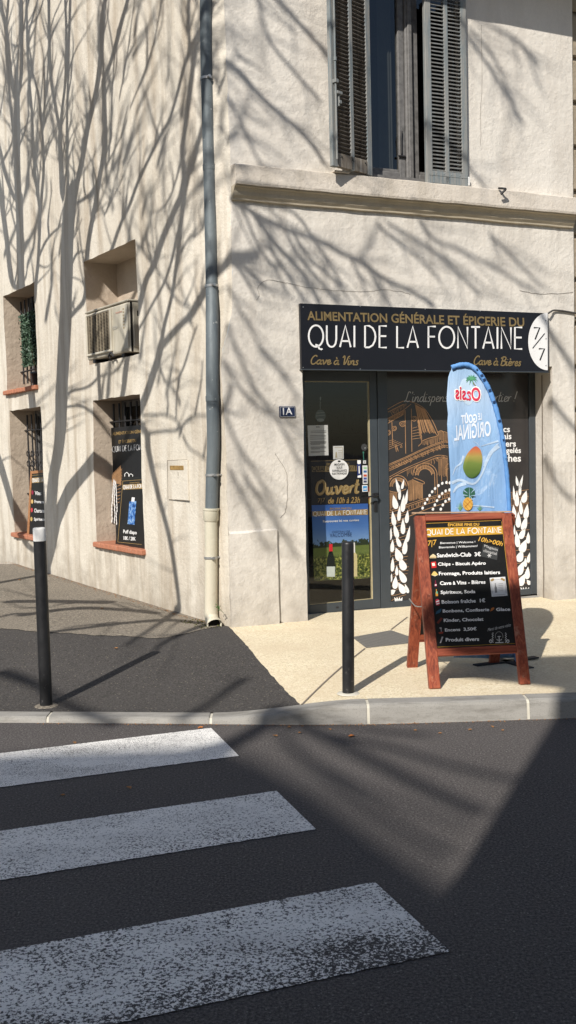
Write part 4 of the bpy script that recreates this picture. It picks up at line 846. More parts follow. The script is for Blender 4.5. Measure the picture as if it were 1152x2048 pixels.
q.bev(SIDE_, .05, .28, za+.05, zb_-.06, 0, .012, .004); q.build('service_panel', M['ac'], ac)
q = MB(); q.box(SIDE_, .09, .27, zb_-.135, zb_-.085, .012, .014); q.box(SIDE_, .022, .042, za, zb_, 0, .003); q.build('side_slot', M['dark'], ac)
q = MB()
for k in range(7): q.box(AF, .915, .945, zb_-.07-k*.03, zb_-.055-k*.03, .006, .008)
q.build('stamped_slots', plain('rust_stain', (.33, .27, .18), .8), ac)
q = MB(); q.ell(AF, 228, 656, 8, 3.6, -14, .003, 20); q.build('badge', plain('grey_badge', (.34, .34, .31), .5), ac)
q = MB(); q.ell(AF, 228, 656, 7, 2.9, -14, .004, 20); q.build('badge_plate', M['ac'], ac)
q = MB(); q.text(AF, 'CARRIER', (222, 656), (234, 652.8), (222.3, 658.6), o=.005); q.build('badge_lettering', M['greyink'], ac)
q = MB(); q.text(AF, 'Inverter', (232, 624), (245, 620), (232.3, 628), o=.004, bold=.02); q.build('red_lettering', plain('faded_red', (.45, .24, .18), .6), ac)
q = MB(); q.box(AF, .1, .16, za-.035, za, -.28, -.02); q.box(AF, .80, .86, za-.035, za, -.28, -.02); q.split('foot', M['iron'], ac)
q = MB(); q.tube(smooth([AF.pt(.55, za, -.02), AF.pt(.58, za-.01, .02), AF.pt(.66, za+.02, .03), AF.pt(.70, za-.02, .02)], 4), .010, 6); q.tube(smooth([AF.pt(.60, za+.06, .006), AF.pt(.61, za-.03, .02), AF.pt(.6, za-.05, .0)], 4), .007, 6); q.build('drain_hose', M['iron'], ac)

# ------------------------------------------------------------------ green screen and pot in the upper left window
n = N('plastic_leaves'); lc = n.noise(40, 3); n.col(n.ramp(lc, [(.35, (.014, .034, .018)), (.5, (.042, .085, .05)), (.66, (.14, .20, .13))])); M['leaf'] = n.done(.55, .4)
hd = thing('artificial_hedge_screen', 'dark green artificial ivy screen tied to the upper left window grille', 'hedge screen', SD.pt(-5.0, 2.8, -.17))
q = MB(); q.bev(GP, -5.42, -4.47, 2.74, 3.36, .015, .03, .003); q.build('backing', plain('dark_net', (.008, .02, .012), .9), hd)
q = MB()
for i in range(3600):
    u, v = rng.uniform(-5.44, -4.46), rng.uniform(2.72, 3.385); o = .03+abs(rng.normal(0, .022))+.016*math.sin(u*21)
    c = GP.pt(u, v, o); d1 = rng.normal(0, 1, 3); d1 /= np.linalg.norm(d1); d2 = np.cross(d1, rng.normal(0, 1, 3)); d2 /= np.linalg.norm(d2); s_ = rng.uniform(.012, .024)
    q.quad(c-d1*s_, c-d2*s_*.55, c+d1*s_, c+d2*s_*.55)
q.build('leaves', M['leaf'], hd)
pc = SD.pt(-4.74, 2.437, -.11); pt_ = thing('plant_pot', 'black plastic pot of bare stems on the upper left brick sill', 'plant pot', pc)
q = MB(); q.cyl(pc[0], pc[1], [(.062, pc[2]+.0), (.085, pc[2]+.15), (.092, pc[2]+.15), (.092, pc[2]+.172), (.08, pc[2]+.172), (.076, pc[2]+.14)], 20); q.build('pot', M['black'], pt_)
q = MB()
for i in range(9):
    a = rng.uniform(0, 6.28); b = pc+np.array([.03*math.cos(a), .03*math.sin(a), .14]); t = b+np.array([.07*math.cos(a), .07*math.sin(a), rng.uniform(.12, .3)]); q.tube([b, (b+t)/2+rng.normal(0, .012, 3), t], [.006, .005, .003], 5)
q.build('stems', plain('dry_stem', (.25, .17, .10), .9), pt_)

# ------------------------------------------------------------------ boards standing in the lower side windows
def panel_board(name, label, cat, px, o, fr_mat, fr_w, face, lean_px=None):
    TL, TR, BR, BL = px; q = MB(); P = SD.off(o)
    root = thing(name, label, cat, P.at(*BL)); q.poly(P, [TL, TR, BR, BL], 0, .02); fixn(q.build('panel', face, root)); return root, P
LP = SD.off(-.175)
gp = sticker('window_banner', 'tall black shop banner hung on the grille of the right side window', 'banner', [(222, 856), (280, 850), (288, 1094), (233, 1094)], M['posterblk'], .0, .006, P=LP)
q = MB(); q.text(LP, 'ALIMENTATION GÉNÉRALE', (225, 863), (297, 856.5), (225.5, 871), o=.003, bold=.015); q.text(LP, 'ET ÉPICERIE DU', (237.5, 879), (272.5, 876), (238, 887), o=.003, bold=.02); q.split('gold_lettering', M['gold'], gp, .03)
q = MB(); draw(q, LP, GEO, 'QUAI DE LA FONTAINE', (225, 904), (303, 898), 11, 1.25, .19, .42, o=.003); q.rib(LP, [(250, 953), (250, 948), (254, 944.5), (258, 948), (258, 953)], 1.3, .003, sm=False); q.rib(LP, [(259, 953), (259, 950), (262, 947.5), (266, 950), (266, 953)], 1.3, .003, sm=False); q.split('white_lettering', M['whitepr'], gp, .04)
cx6 = lambda x, y: (180+x/6.025, 780+y/6.025)
q = MB()
for k in range(18): q.rib(LP, [cx6(270+k*6, 1010-k*6), cx6(272+k*6.2, 1110+k*2)], .7, .003, sm=False)
for k in range(8): q.rib(LP, [cx6(265, 1040+k*17), cx6(330, 1000+k*17), cx6(390, 950+k*19)], .8, .003)
for k in range(7): q.rib(LP, [cx6(330, 1120+k*40), cx6(372, 1105+k*40)], .9, .003, sm=False)
q.build('copper_drawing', M['copper'], gp)
dr_ = MB(); r2 = random.Random(4)
for k in range(42):
    t = k/42; y = 1090+t*520; hw = 8+24*math.sin(min(t*1.5, 1)*1.57); dr_b = (-.8, 0.1, .85)[k % 3]+r2.uniform(-.15, .15)
    x = 300+dr_b*hw
    pts = []; w_d, l_d = r2.uniform(13, 17), r2.uniform(46, 58)
    for a in np.linspace(0, 2*math.pi, 12, endpoint=False):
        yy = math.cos(a)*.5*l_d; xx = w_d*.5*math.sin(a)*(math.sin(a/2)**1.3); pts.append(cx6(x+xx+dr_b*3, y-yy))
    dr_.poly(LP, pts, .004+.0001*k)
dr_.build('white_drops', M['whitepr'], gp)
n = N('vape_print'); z = n.xyz()[2]; f = n.noise(24, 5, .7); n.col(n.ramp(f, [(.38, (.01, .03, .12)), (.5, (.04, .17, .50)), (.66, (.45, .62, .75))])); M['vapepr'] = n.done(.4)
LB = SD.off(-.03)
pb = sticker('product_board', 'black board showing a blue vape device leaning on the right window sill', 'sign board', [(244, 956), (285, 953), (290, 1098), (230.5, 1091)], M['board'], .0, .018, P=LB)
q = MB(); q.poly(LB, [(246, 969.5), (285, 967), (285.5, 977.5), (245.5, 979.5)], .002)
for pts in (((246, 962), (284, 959.5)), ((246, 962), (236, 1084)), ((236, 1084), (284, 1089))): q.rib(LB, pts, .8, .002, sm=False)
q.text(LB, 'ÉPICERIE FINE DU', (260, 964.5), (280, 963), (260, 967), o=.003, bold=.03); q.build('gold_print', M['gold'], pb)
q = MB(); draw(q, LB, GEO, 'QUAI DE LA FONTAINE', (247, 978), (298, 974.5), 7.5, 1.0, .19, .42, o=.0035)
q.text(LB, 'Puff diapo', (247, 1059), (274, 1061.5), (247, 1068.5), o=.003, bold=.025); q.text(LB, '18K / 28K', (247.5, 1072), (272, 1074), (247.5, 1079.5), o=.003, bold=.025); q.split('white_lettering', M['whitepr'], pb, .03)
q = MB(); q.poly(LB, [(259, 1003), (273, 1002), (269.5, 1049.5), (255.5, 1048)], .002); q.build('vape_picture', M['vapepr'], pb)
q = MB(); q.poly(LB, [(264, 994.5), (270, 995), (269, 1003), (263, 1003)], .0022); q.build('white_mouthpiece', M['whitepr'], pb)
q = MB(); q.tube([LB.at(232, 1056, -.02), LB.at(221, 1053, -.06)], .006, 6); q.tube([LB.at(233, 1058, -.02), LB.at(230, 1090, -.12)], .008, 6); q.build('prop', M['iron'], pb)
LC = SD.off(-.04)
wb = sticker('menu_board', 'wood framed black board listing wine and cheese in the left side window', 'sign board', [(64, 946), (87, 944), (93, 1072), (58, 1068)], M['board'], .0, .018, P=LC)
q = MB(); q.poly(LC, [(61.5, 942.5), (87, 940), (87, 945.5), (64, 947.5)], .006, .03); q.poly(LC, [(61.5, 942.5), (64.5, 946.5), (58.5, 1069), (54.5, 1069)], .005, .03); fixn(q.build('frame', plain('orange_wood', (.36, .17, .075), .6, var=.3, sc=30), wb))
q = MB(); q.poly(LC, [(64, 956), (88, 953.5), (88, 964.5), (63.7, 966)], .002); q.rib(LC, [(64, 951), (87, 949)], .8, .002, sm=False); q.build('gold_band', M['gold'], wb)
q = MB(); draw(q, LC, GEO, 'QUAI DE LA FONTAINE', (65, 964.5), (108, 961), 7.5, .9, .19, .42, o=.0035)
for t_, y, w in (('Vins', 982, 13), ('Fromage', 1000, 19), ('Charcuterie', 1017, 25), ('Spiriteux', 1035, 22)): q.text(LC, t_, (70-(y-982)*.03, y), (70+w-(y-982)*.03, y+.5), (70-(y-982)*.03, y+8), o=.003, bold=.02)
q.split('white_lettering', M['whitepr'], wb, .03)
for y, c in ((985, (.25, .02, .05)), (1003, (.6, .4, .15)), (1020, (.5, .05, .06)), (1038, (.5, .35, .12))):
    q = MB(); q.ell(LC, 65.5-(y-982)*.04, y, 2.2, 4.5, 0, .003, 12); q.build('food_icon', plain('icon_print', c, .5), wb)

# ------------------------------------------------------------------ bollards
def bollard(label, x, y, h, r, lean, cap):
    z0 = gh(x, y); o = thing('bollard', label, 'bollard', (x, y, z0), 'bollards along the kerb'); top = np.array([x, y, z0])+np.array([lean[0], lean[1], h]); b0 = np.array([x, y, z0-.05])
    ax_ = (top-b0)/np.linalg.norm(top-b0); p = lambda d: top-ax_*d
    q = MB(); c0 = .0 if not cap else .083
    if cap: q.tube([b0, p(c0)], r, 28)
    else: q.tube([b0, p(.014), p(.006), p(.001), p(0)], [r, r, r*.95, r*.8, r*.5], 28)
    q.build('post', M['black'], o)
    if cap: q = MB(); q.tube([p(c0), p(.012), p(.004), p(0)], [r*1.012, r*1.012, r*.95, r*.8], 28); q.build('white_cap', M['white'], o)
    q = MB(); q.cyl(x, y, [(r*1.9, z0+.002), (r*1.75, z0+.006), (r*1.02, z0+.010)], 28); q.build('footing', M['mortar'] if not cap else M['old'], o)
B1p = gz(88, 1411, .05); B2p = gz(697, 1389, .115)
bollard('tall black bollard with a white cap standing on the dark asphalt', B1p[0]+.004, B1p[1]+.04, 1.118, .0385, (.0, 0), True)
bollard('short plain black bollard standing on the cream paving in front of the shop door', B2p[0], B2p[1]+.03, .925, .0365, (.016, 0), False)

# ------------------------------------------------------------------ pavement sign
FL, FRr, RL, RR = np.array([.836, 6.08, 0]), np.array([1.468, 6.144, 0]), np.array([.778, 6.74, 0]), np.array([1.415, 6.826, 0])
for p_ in (FL, FRr, RL, RR): p_[2] = gh(p_[0], p_[1])
AT, BT = np.array([.794, 6.412, 1.168]), np.array([1.441, 6.486, 1.156])
ab = thing('pavement_sign', 'wooden A-frame pavement sign with a black menu board in front of the blue flag', 'A-board', (FL+FRr+RL+RR)/4)
def aframe(bl, br, tl, tr, outn):
    u = (br-bl); wb_ = np.linalg.norm(u); v = ((tl-bl)+(tr-br))/2; P = Plane(bl, u, v); 
    if np.dot(P.n, outn) < 0: P.n = -P.n
    return P, wb_, np.linalg.norm(v)
PF, wf_, hf = aframe(FL, FRr, AT, BT, np.array([0, -1, .2]))
def wbox(mb, P, a, b, c, d_, o0=-.018, o1=.018): mb.bev(P, a, b, c, d_, o0, o1, .005)
for P, nm, ww, hh in ((PF, 'front_leaf', wf_, hf), (None, 'rear_leaf', 0, 0)):
    if P is None:
        # rear leaf hinged under the top rail
        q0 = np.array([0, .022, 0]); P, ww, hh = aframe(RL, RR, AT+q0, BT+q0, np.array([0, 1, .2]))
    fl = MB(); wbox(fl, P, 0, .070, 0, hh-.012); wbox(fl, P, ww-.066, ww, 0, hh-.012); leaf = fl.build(nm, M['wood'], ab)
    q = MB(); wbox(q, P, .066, ww-.062, hh-.050, hh-.006, -.017, .017); wbox(q, P, .066, ww-.062, .195, .245, -.016, .016); q.split('rail', M['woodh'], leaf)
    q = MB(); q.box(P, .066, ww-.062, .24, hh-.046, -.006, .006); q.build('board_face', M['board'], leaf)
    if nm == 'front_leaf': front_leaf = leaf
q = MB(); q.hexa([AT+np.array([-.004, -.012, .002]), BT+np.array([.004, -.012, .002]), BT+np.array([.004, .034, .002]), AT+np.array([-.004, .034, .002])], [AT+np.array([0, -.010, .008]), BT+np.array([0, -.010, .008]), BT+np.array([0, .030, .008]), AT+np.array([0, .030, .008])]); fixn(q.build('top_strip', M['wornwood'], ab))
q = MB()
for s_, (a, b) in enumerate(((FL, RL), (FRr, RR))):
    pa = a+(AT if s_ == 0 else BT)*0+((AT if s_ == 0 else BT)-a)*.46; pb_ = b+((AT if s_ == 0 else BT)-b)*.46; q.tube(smooth([pa, (pa+pb_)/2-Z*.02, pb_], 5), .004, 6)
q.split('chain', M['steel'], ab)
# printed menu on the board, lettered on the front leaf plane
BP = PF.off(.006); bq = lambda x, y: (840+x/5.76, 1030+y/5.76)
def bt(mb, s_, a, b, c, **k): mb.text(BP, s_, bq(*a), bq(*b), bq(*c), **k)
q = MB(); q.poly(BP, [bq(48, 152), bq(945, 125), bq(958, 220), bq(58, 258)], .0015)
for pts in (((60, 98), (928, 62)), ((940, 75), (1103, 1470)), ((1095, 1480), (198, 1522)), ((186, 1512), (45, 112))): q.rib(BP, [bq(*p) for p in pts], .75, .0015, sm=False)
q.build('gold_band', plain('ochre_band', (.50, .28, .035), .4, .3, var=.08), front_leaf)
q = MB(); bt(q, 'ÉPICERIE FINE DU', (320, 92), (680, 84), (322, 132), bold=.03, o=.002); bt(q, '7|7', (85, 297), (190, 284), (93, 376), bold=.012, shear=.15, o=.002); bt(q, '10h>00h', (684, 248), (962, 308), (668, 300), bold=.015, shear=.1, o=.002); q.split('gold_lettering', M['goldbright'], front_leaf, .015)
q = MB(); draw(q, BP, GEO, 'QUAI DE LA FONTAINE', bq(66, 232), bq(936, 203), 62/5.76, 1.35, .19, .42, o=.003)
LN = [('Sandwich-Club  3€', (192, 440), (697, 425), (196, 490)), ('Chips - Biscuit Apéro', (205, 548), (755, 535), (208, 597)), ('Fromage, Produits laitiers', (215, 655), (920, 640), (218, 708)), ('Cave à Vins - Bières', (228, 765), (752, 750), (230, 808)), ('Spiriteux, Soda', (236, 872), (636, 862), (238, 922)),
      ('Boisson fraîche  1€', (247, 980), (748, 960), (250, 1025)), ('Bonbons, Confiserie', (260, 1088), (795, 1070), (262, 1132)), ('Glace', (876, 1070), (1036, 1066), (878, 1108)), ('Kinder, Chocolat', (272, 1195), (728, 1180), (274, 1240)), ('Encens  3,50€', (285, 1305), (648, 1290), (288, 1350)), ('Produit divers', (295, 1418), (678, 1408), (297, 1460))]
for t_, a, b, c in LN: bt(q, t_, a, b, c, bold=.024, o=.002)
bt(q, 'Bienvenue | Welcome !', (232, 312), (635, 298), (232, 342), bold=.004, o=.002); bt(q, 'Bienvenido | Willkommen!', (218, 362), (660, 344), (218, 393), bold=.004, o=.002)
q.split('white_lettering', M['whitepr'], front_leaf, .0135)
q = MB(); q.poly(BP, [bq(725, 335), bq(905, 378), bq(885, 520), bq(700, 480)], .0028); q.build('dark_sticker', plain('charcoal_sticker', (.035, .037, .037), .5), front_leaf)
q = MB(); bt(q, 'Magasin', (742, 340), (895, 388), (737, 378), o=.004); bt(q, 'climatisé', (733, 392), (886, 432), (728, 425), o=.004)
for k in range(3): a = k*math.pi/3; q.rib(BP, [bq(797+24*math.cos(a), 468+24*math.sin(a)), bq(797-24*math.cos(a), 468-24*math.sin(a))], 1.3, .004+.0003*k, sm=False)
draw(q, BP, SCR, 'ersi de vrisire', bq(800, 1338), bq(1045, 1283), 5, .55, gap=.02, space=.25, shear=.3, sm=True, nn=2, o=.002) if False else None
bt(q, 'Merci de votre visite', (778, 1305), (1046, 1245), (778, 1342), shear=.35, o=.002); q.split('small_lettering', M['greypr'], front_leaf, .02)
q = MB()   # little fountain drawing
for k in range(9):
    for sx in (-1, 1):
        c = bq(912+sx*72+(k % 2)*8*sx, 1465-k*13); q.ell(BP, c[0], c[1], 1.0, 1.3, 30*sx, .002, 6)
for sx in (-1, 1):
    for k in range(7): c = bq(912+sx*98+14*math.cos(k*.9), 1455+16*math.sin(k*.9)); q.ell(BP, c[0], c[1], 1.2, 1.2, 0, .002+.0002*k, 6)
q.rib(BP, [bq(866, 1472), bq(960, 1468)], 1.8, .002, sm=False); q.rib(BP, [bq(912, 1465), bq(910, 1395)], 1.6, .0022, sm=False); q.rib(BP, [bq(882, 1432), bq(895, 1442), bq(928, 1441), bq(942, 1430)], 1.3, .0024); q.rib(BP, [bq(892, 1402), bq(930, 1399)], 1.2, .0026, sm=False)
q.rib(BP, [bq(868, 1420), bq(866, 1385), bq(885, 1355), bq(908, 1345), bq(935, 1355), bq(952, 1382), bq(953, 1418)], .5, .002); q.build('fountain_drawing', M['greypr'], front_leaf)
def icon(name, c, *polys, o=.002):
    m_ = MB()
    for i, p_ in enumerate(polys): m_.poly(BP, [bq(*k) for k in p_], o+.0002*i)
    m_.build(name, plain(name+'_print', c, .45), front_leaf)
icon('sandwich_icon', (.62, .50, .30), [(108, 490), (120, 470), (150, 448), (178, 466), (188, 480), (186, 497), (112, 498)]); icon('sandwich_filling', (.40, .24, .05), [(110, 488), (187, 482), (187, 487), (110, 493)], o=.003)
icon('crisp_packet_icon', (.50, .02, .02), [(124, 543), (182, 536), (190, 606), (134, 614)]); icon('crisp_packet_patch', (.8, .75, .6), [(136, 556), (166, 552), (172, 585), (142, 588)], o=.003)
icon('cheese_icon', (.66, .45, .14), [(128, 692), (152, 655), (168, 648), (185, 660), (208, 688), (172, 706)]); icon('cheese_side', (.62, .58, .45), [(130, 692), (170, 700), (206, 690), (172, 708)], o=.003)
icon('wine_icon', (.16, .008, .03), [(172, 752), (182, 752), (184, 782), (192, 795), (194, 826), (168, 828), (166, 798), (173, 784)]); icon('wine_label', (.7, .5, .5), [(170, 800), (190, 799), (190, 815), (170, 816)], o=.003)
icon('bottle_icon', (.50, .22, .03), [(183, 855), (192, 855), (193, 880), (206, 898), (208, 934), (180, 936), (178, 900), (184, 884)]); icon('bottle_label', (.10, .35, .22), [(185, 882), (200, 880), (205, 905), (188, 908)], o=.003)
icon('can_icon', (.55, .03, .06), [(178, 978), (195, 968), (216, 970), (226, 1030), (212, 1042), (184, 1040)]); icon('can_stripe', (.75, .7, .7), [(182, 995), (220, 982), (222, 995), (184, 1010)], [(186, 1022), (224, 1010), (225, 1022), (188, 1034)], o=.003)
icon('sweet_icon', (.035, .10, .16), [(178, 1145), (190, 1110), (215, 1094), (248, 1075), (240, 1110), (222, 1130), (196, 1138)]); icon('ice_icon', (.36, .12, .03), [(806, 1112), (820, 1075), (848, 1062), (856, 1080), (835, 1100)])
icon('chocolate_icon', (.16, .03, .02), [(190, 1240), (240, 1180), (262, 1192), (212, 1256)]); icon('incense_icon', (.35, .33, .33), [(220, 1300), (245, 1292), (250, 1315), (238, 1318)], [(240, 1318), (246, 1318), (248, 1345), (240, 1345)]); icon('incense_bowl', (.28, .05, .03), [(212, 1352), (268, 1344), (262, 1366), (218, 1370)], o=.003)
icon('brush_icon', (.42, .40, .40), [(228, 1475), (240, 1475), (268, 1405), (250, 1400)])
m_ = MB(); m_.poly(BP, [bq(800, 725), bq(980, 712), bq(1008, 930), bq(825, 942)], .003); m_.build('white_flyer', M['paper'], front_leaf)
m_ = MB(); m_.poly(BP, [bq(860, 785), bq(868, 785), bq(872, 820), bq(884, 835), bq(888, 895), bq(862, 897), bq(856, 838), bq(862, 822)], .004)
for y in (795, 815, 835, 855, 875): m_.rib(BP, [bq(902, y), bq(955, y-4)], .6, .004, sm=False)
for pts in (((830, 750), (960, 738)), ((975, 760), (990, 900)), ((838, 925), (985, 915)), ((815, 770), (832, 905))): m_.rib(BP, [bq(*p) for p in pts], .5, .004, sm=False)
m_.build('flyer_bottle', M['greyink'], front_leaf); m_ = MB()
for x, y in ((838, 745), (942, 738), (962, 748), (824, 752)): c = bq(x, y); m_.ell(BP, c[0], c[1], 2.6, 2.4, 0, .0045, 10)
m_.split('flyer_flower', M['gold'], front_leaf, .004)

# ------------------------------------------------------------------ feather flag behind the sign
FP = Plane(np.array([0, 6.86, 0]), np.array([1.0, 0, 0]), Z); FP.n = np.array([0, -1.0, 0])
class Cloth:
    """gently rippled cloth lying in the flag plane"""
    def at(s, x, y, o=0.0):
        p = FP.at(x, y); 
        w = .007*math.sin(p[0]*17+p[2]*3)+.003*math.sin(p[0]*41-p[2]*6)+.008*math.sin(p[2]*6+1)+.05*max(0, 1.28-p[0])
        return p+np.array([0, -o+w, 0])
CL = Cloth(); fx = lambda x, y: (880+x/6.4, 710+y/6.4)
lft = [(135, 145), (150, 190), (118, 240), (108, 300), (100, 400), (85, 560), (92, 660), (102, 760), (90, 880), (98, 1050), (110, 1200), (118, 1350), (130, 1500), (138, 1800), (145, 1985), (150, 2500), (160, 3300), (180, 3900)]
rgt = [(140, 135), (330, 97), (430, 130), (520, 225), (600, 365), (660, 490), (720, 680), (770, 880), (812, 1080), (842, 1280), (870, 1500), (890, 1720), (905, 1980), (935, 2500), (975, 3300), (1005, 3900)]
lx = lambda y: float(np.interp(y, [p[1] for p in lft], [p[0] for p in lft])); rx = lambda y: float(np.interp(y, [p[1] for p in rgt[1:]], [p[0] for p in rgt[1:]]))
flg = thing('feather_flag', 'light blue feather flag with mirrored red and white lettering behind the pavement sign', 'flag', (*gz(1013, 1318, .1)[:2], gh(1.45, 6.86)))
n = N('printed_flag_cloth'); z = n.xyz()[2]; f = n.noise(5, 6, .72, None, 1.2); zz = FP.at(900, 880)[2]
b0 = n.ramp(n.mr(z, 1.1, 2.15), [(0, (.19, .34, .58)), (.55, (.24, .39, .60)), (.8, (.36, .48, .63)), (1, (.26, .41, .60))])
sp = n.math('MULTIPLY', n.mr(f, .54, .66), n.mr(z, 1.55, 1.9, .65, 0)); n.col(n.mix(sp, b0, (.48, .60, .74)))
wv = n.noise(1, 4, .6, n.pos((11, 11, 2.6), (0, 0, 0)), .6); n.bump(wv, .5, .035); M['flag'] = n.done(.65, .2)
n.t.nodes['Principled BSDF'].inputs['Transmission Weight'].default_value = 0
q = MB(); ys = [112, 125, 145, 165, 190]+list(range(220, 3901, 60)); NX = 26; rows = []
for y in ys:
    a = lx(y) if y >= 190 else 330-(330-150)*((y-97)/93)**.5; b = rx(y)
    if y < 190: a = max(135, 150+(190-y)*.0) if y >= 145 else 330-195*((y-97)/48.0)**.5
    rows.append([fx(a+(b-a)*i/NX, y) for i in range(NX+1)])
vs = [CL.at(*p) for r in rows for p in r]; fs = [(j*(NX+1)+i, j*(NX+1)+i+1, (j+1)*(NX+1)+i+1, (j+1)*(NX+1)+i) for j in range(len(rows)-1) for i in range(NX)]
q.add(vs, fs, True); cloth = q.build('cloth', M['flag'], flg)
md = cloth.modifiers.new('thickness', 'SOLIDIFY'); md.thickness = .002
n = N('blue_sleeve'); n.col(n.mix(n.noise(18, 4), (.085, .23, .52), (.15, .33, .64))); n.bump(n.noise(30, 3), .4, .01); M['sleeve'] = n.done(.65, .2)
# gathered sleeve round the bent pole
slv = [(150, 160), (235, 132), (330, 122), (425, 155), (508, 245), (585, 370), (642, 490), (698, 660), (745, 850), (786, 1050), (817, 1260), (845, 1480), (866, 1720), (882, 1980), (912, 2500), (950, 3300), (985, 4000)]
sp_ = smooth(slv, 7); pp3 = [CL.at(*fx(*p), .012) for p in sp_]
rad = [(.0165 if fx(*p)[1] < 900 else .0145)*(1+.06*math.sin(i*2.4)+.07*math.sin(i*.9)) for i, p in enumerate(sp_)]
q = MB(); q.tube(pp3, rad, 10); q.build('sleeve', M['sleeve'], flg)
q = MB(); e1 = CL.at(*fx(995, 4000), .012); foot = np.array([1.478, 6.86, gh(1.478, 6.86)]); q.tube([pp3[-1], e1*.5+foot*.5, foot], .011, 8); q.build('pole', M['steel'], flg)
q = MB()
for a in (25, 115): d1 = np.array([math.cos(R_(a)), math.sin(R_(a)), 0]); PPb = Plane(foot+Z*.004, d1, np.cross(Z, d1)); q.bev(PPb, -.26, .26, -.03, .03, 0, .009, .002)
q.build('base_plate', M['iron'], flg)
q = MB()
for i, (y, w) in enumerate(((265, 13), (320, 13), (455, 14), (605, 14), (845, 13), (1088, 9), (1330, 5), (190, 8))):
    x = rx(y)-22; q.poly(CL, [fx(x-w*1.8, y-4), fx(x+w, y-w*1.5), fx(x+w*1.8, y-2), fx(x, y+w*1.3)], .036)
q.split('sleeve_gather', plain('navy_gap', (.012, .035, .10), .8), flg, .01)
def dec(name, mat, fn):
    m_ = MB(); fn(m_); m_.build(name, mat, cloth)
E_ = lambda m_, x, y, rx_, ry_, rot=0, o=.004: m_.ell(CL, *fx(x, y), rx_/6.4, ry_/6.4, rot, o, 22)
def F(m_):
    E_(m_, 345, 470, 85, 175, -10, .0035)
dec('pale_halo', plain('pale_halo_print', (.42, .54, .66), .6, .2), F)
dec('palm_trunk', plain('palm_trunk_print', (.16, .13, .06), .6), lambda m_: m_.rib(CL, [fx(410, 300), fx(425, 350), fx(470, 420)], (1.3, 2.2), .006))
def F(m_):
    for k, a in enumerate((-160, -125, -95, -60, -25, 10, 35, 150, 170, 110, 75)): m_.rib(CL, [fx(405, 305), fx(405+45*math.cos(R_(a)), 305+34*math.sin(R_(a))-8), fx(405+72*math.cos(R_(a)), 305+66*math.sin(R_(a))+14)], (3.0, .5), .0065+.0002*k)
dec('palm_leaves', plain('palm_green_print', (.07, .27, .13), .6), F)
tq = lambda m_, s_, TL, TR, BL, o, **k: m_.text(CL, s_, fx(*TL), fx(*TR), fx(*BL), o=o, **k)
dec('white_outline_lettering', M['whitepr'], lambda m_: tq(m_, 'Oasis', (526, 405), (183, 372), (526, 612), .0065, bold=.075))
dec('red_lettering', plain('red_print', (.50, .025, .06), .5, .3), lambda m_: tq(m_, 'Oasis', (515, 418), (195, 386), (515, 600), .0078, bold=.03))
def F(m_):
    tq(m_, 'GOÛT', (470, 725), (268, 742), (474, 868), .005, bold=.03); tq(m_, 'LE', (528, 742), (484, 745), (532, 830), .005, bold=.03); tq(m_, 'ORIGINAL', (640, 842), (170, 905), (648, 1040), .005, bold=.02)
dec('white_lettering', plain('soft_white_print', (.62, .66, .72), .6), F)
def F(m_):
    for pts, w in ((((160, 1540), (200, 1440), (270, 1380), (300, 1290)), (1, 5)), (((150, 1640), (260, 1600), (420, 1650), (520, 1560), (620, 1330), (740, 1130)), (6, 2)), (((520, 1170), (610, 1140), (740, 1100)), (1, 4)), (((560, 1420), (640, 1260), (740, 1160)), (2, 10)), (((170, 1760), (230, 1680), (330, 1640)), (3, 8)), (((420, 1100), (470, 1130), (500, 1170)), (.6, 1.2)), (((200, 1960), (420, 1930), (700, 1950)), (1, 3))):
        m_.rib(CL, [fx(*p) for p in pts], w, .0045, n=8)
dec('water_splash', plain('pale_splash_print', (.42, .53, .66), .6, var=.2, sc=30), F)
n = N('fruit_print'); z = n.xyz()[2]; zA, zB = FP.at(*fx(450, 1175))[2], FP.at(*fx(450, 1560))[2]; n.col(n.ramp(n.mr(n.math('ADD', z, n.mr(n.noise(9, 2), .3, .7, -.01, .01)), zB, zA), [(0, (.06, .12, .025)), (.45, (.16, .22, .05)), (.68, (.36, .30, .08)), (.85, (.50, .20, .07)), (1, (.52, .12, .07))])); M['fruit'] = n.done(.4, .4)
def F(m_):
    pts = [(470, 1170), (515, 1215), (538, 1300), (535, 1400), (510, 1500), (455, 1560), (395, 1572), (340, 1545), (300, 1480), (292, 1420), (310, 1340), (345, 1265), (400, 1200), (440, 1172)]; m_.poly(CL, [fx(*p) for p in [tuple(q_) for q_ in smooth(pts+[pts[0]], 4)[:-1]]], .0085)
dec('fruit_picture', M['fruit'], F)
dec('pineapple_picture', plain('pineapple_print', (.62, .36, .07), .5, var=.1), lambda m_: E_(m_, 355, 1905, 65, 84, 0, .010))
dec('pineapple_lines', plain('pineapple_line_print', (.45, .14, .03), .5), lambda m_: [m_.rib(CL, [fx(*a), fx(*b)], .7, .0115+.0003*i, sm=False) for i, (a, b) in enumerate((((300, 1860), (405, 1960)), ((310, 1950), (405, 1850)), ((340, 1835), (412, 1915)), ((296, 1900), (370, 1985))))])
def F(m_):
    E_(m_, 370, 1765, 78, 72, 0, .0085)
dec('monstera_leaf', plain('monstera_print', (.035, .12, .075), .5, var=.2), F)
dec('leaf_gaps', plain('leaf_gap_print', (.36, .50, .64), .6), lambda m_: [m_.rib(CL, [fx(*a), fx(*b)], w, .0115+.0003*i, sm=False) for i, (a, b, w) in enumerate((((295, 1790), (350, 1800), (2.0, .6)), ((305, 1735), (350, 1770), (2, .5)), ((440, 1720), (392, 1770), (2.2, .5)), ((450, 1800), (395, 1800), (2.4, .5)), ((372, 1695), (375, 1830), (.4, 1.2)), ((410, 1850), (385, 1800), (2, .5)))) ] and None)
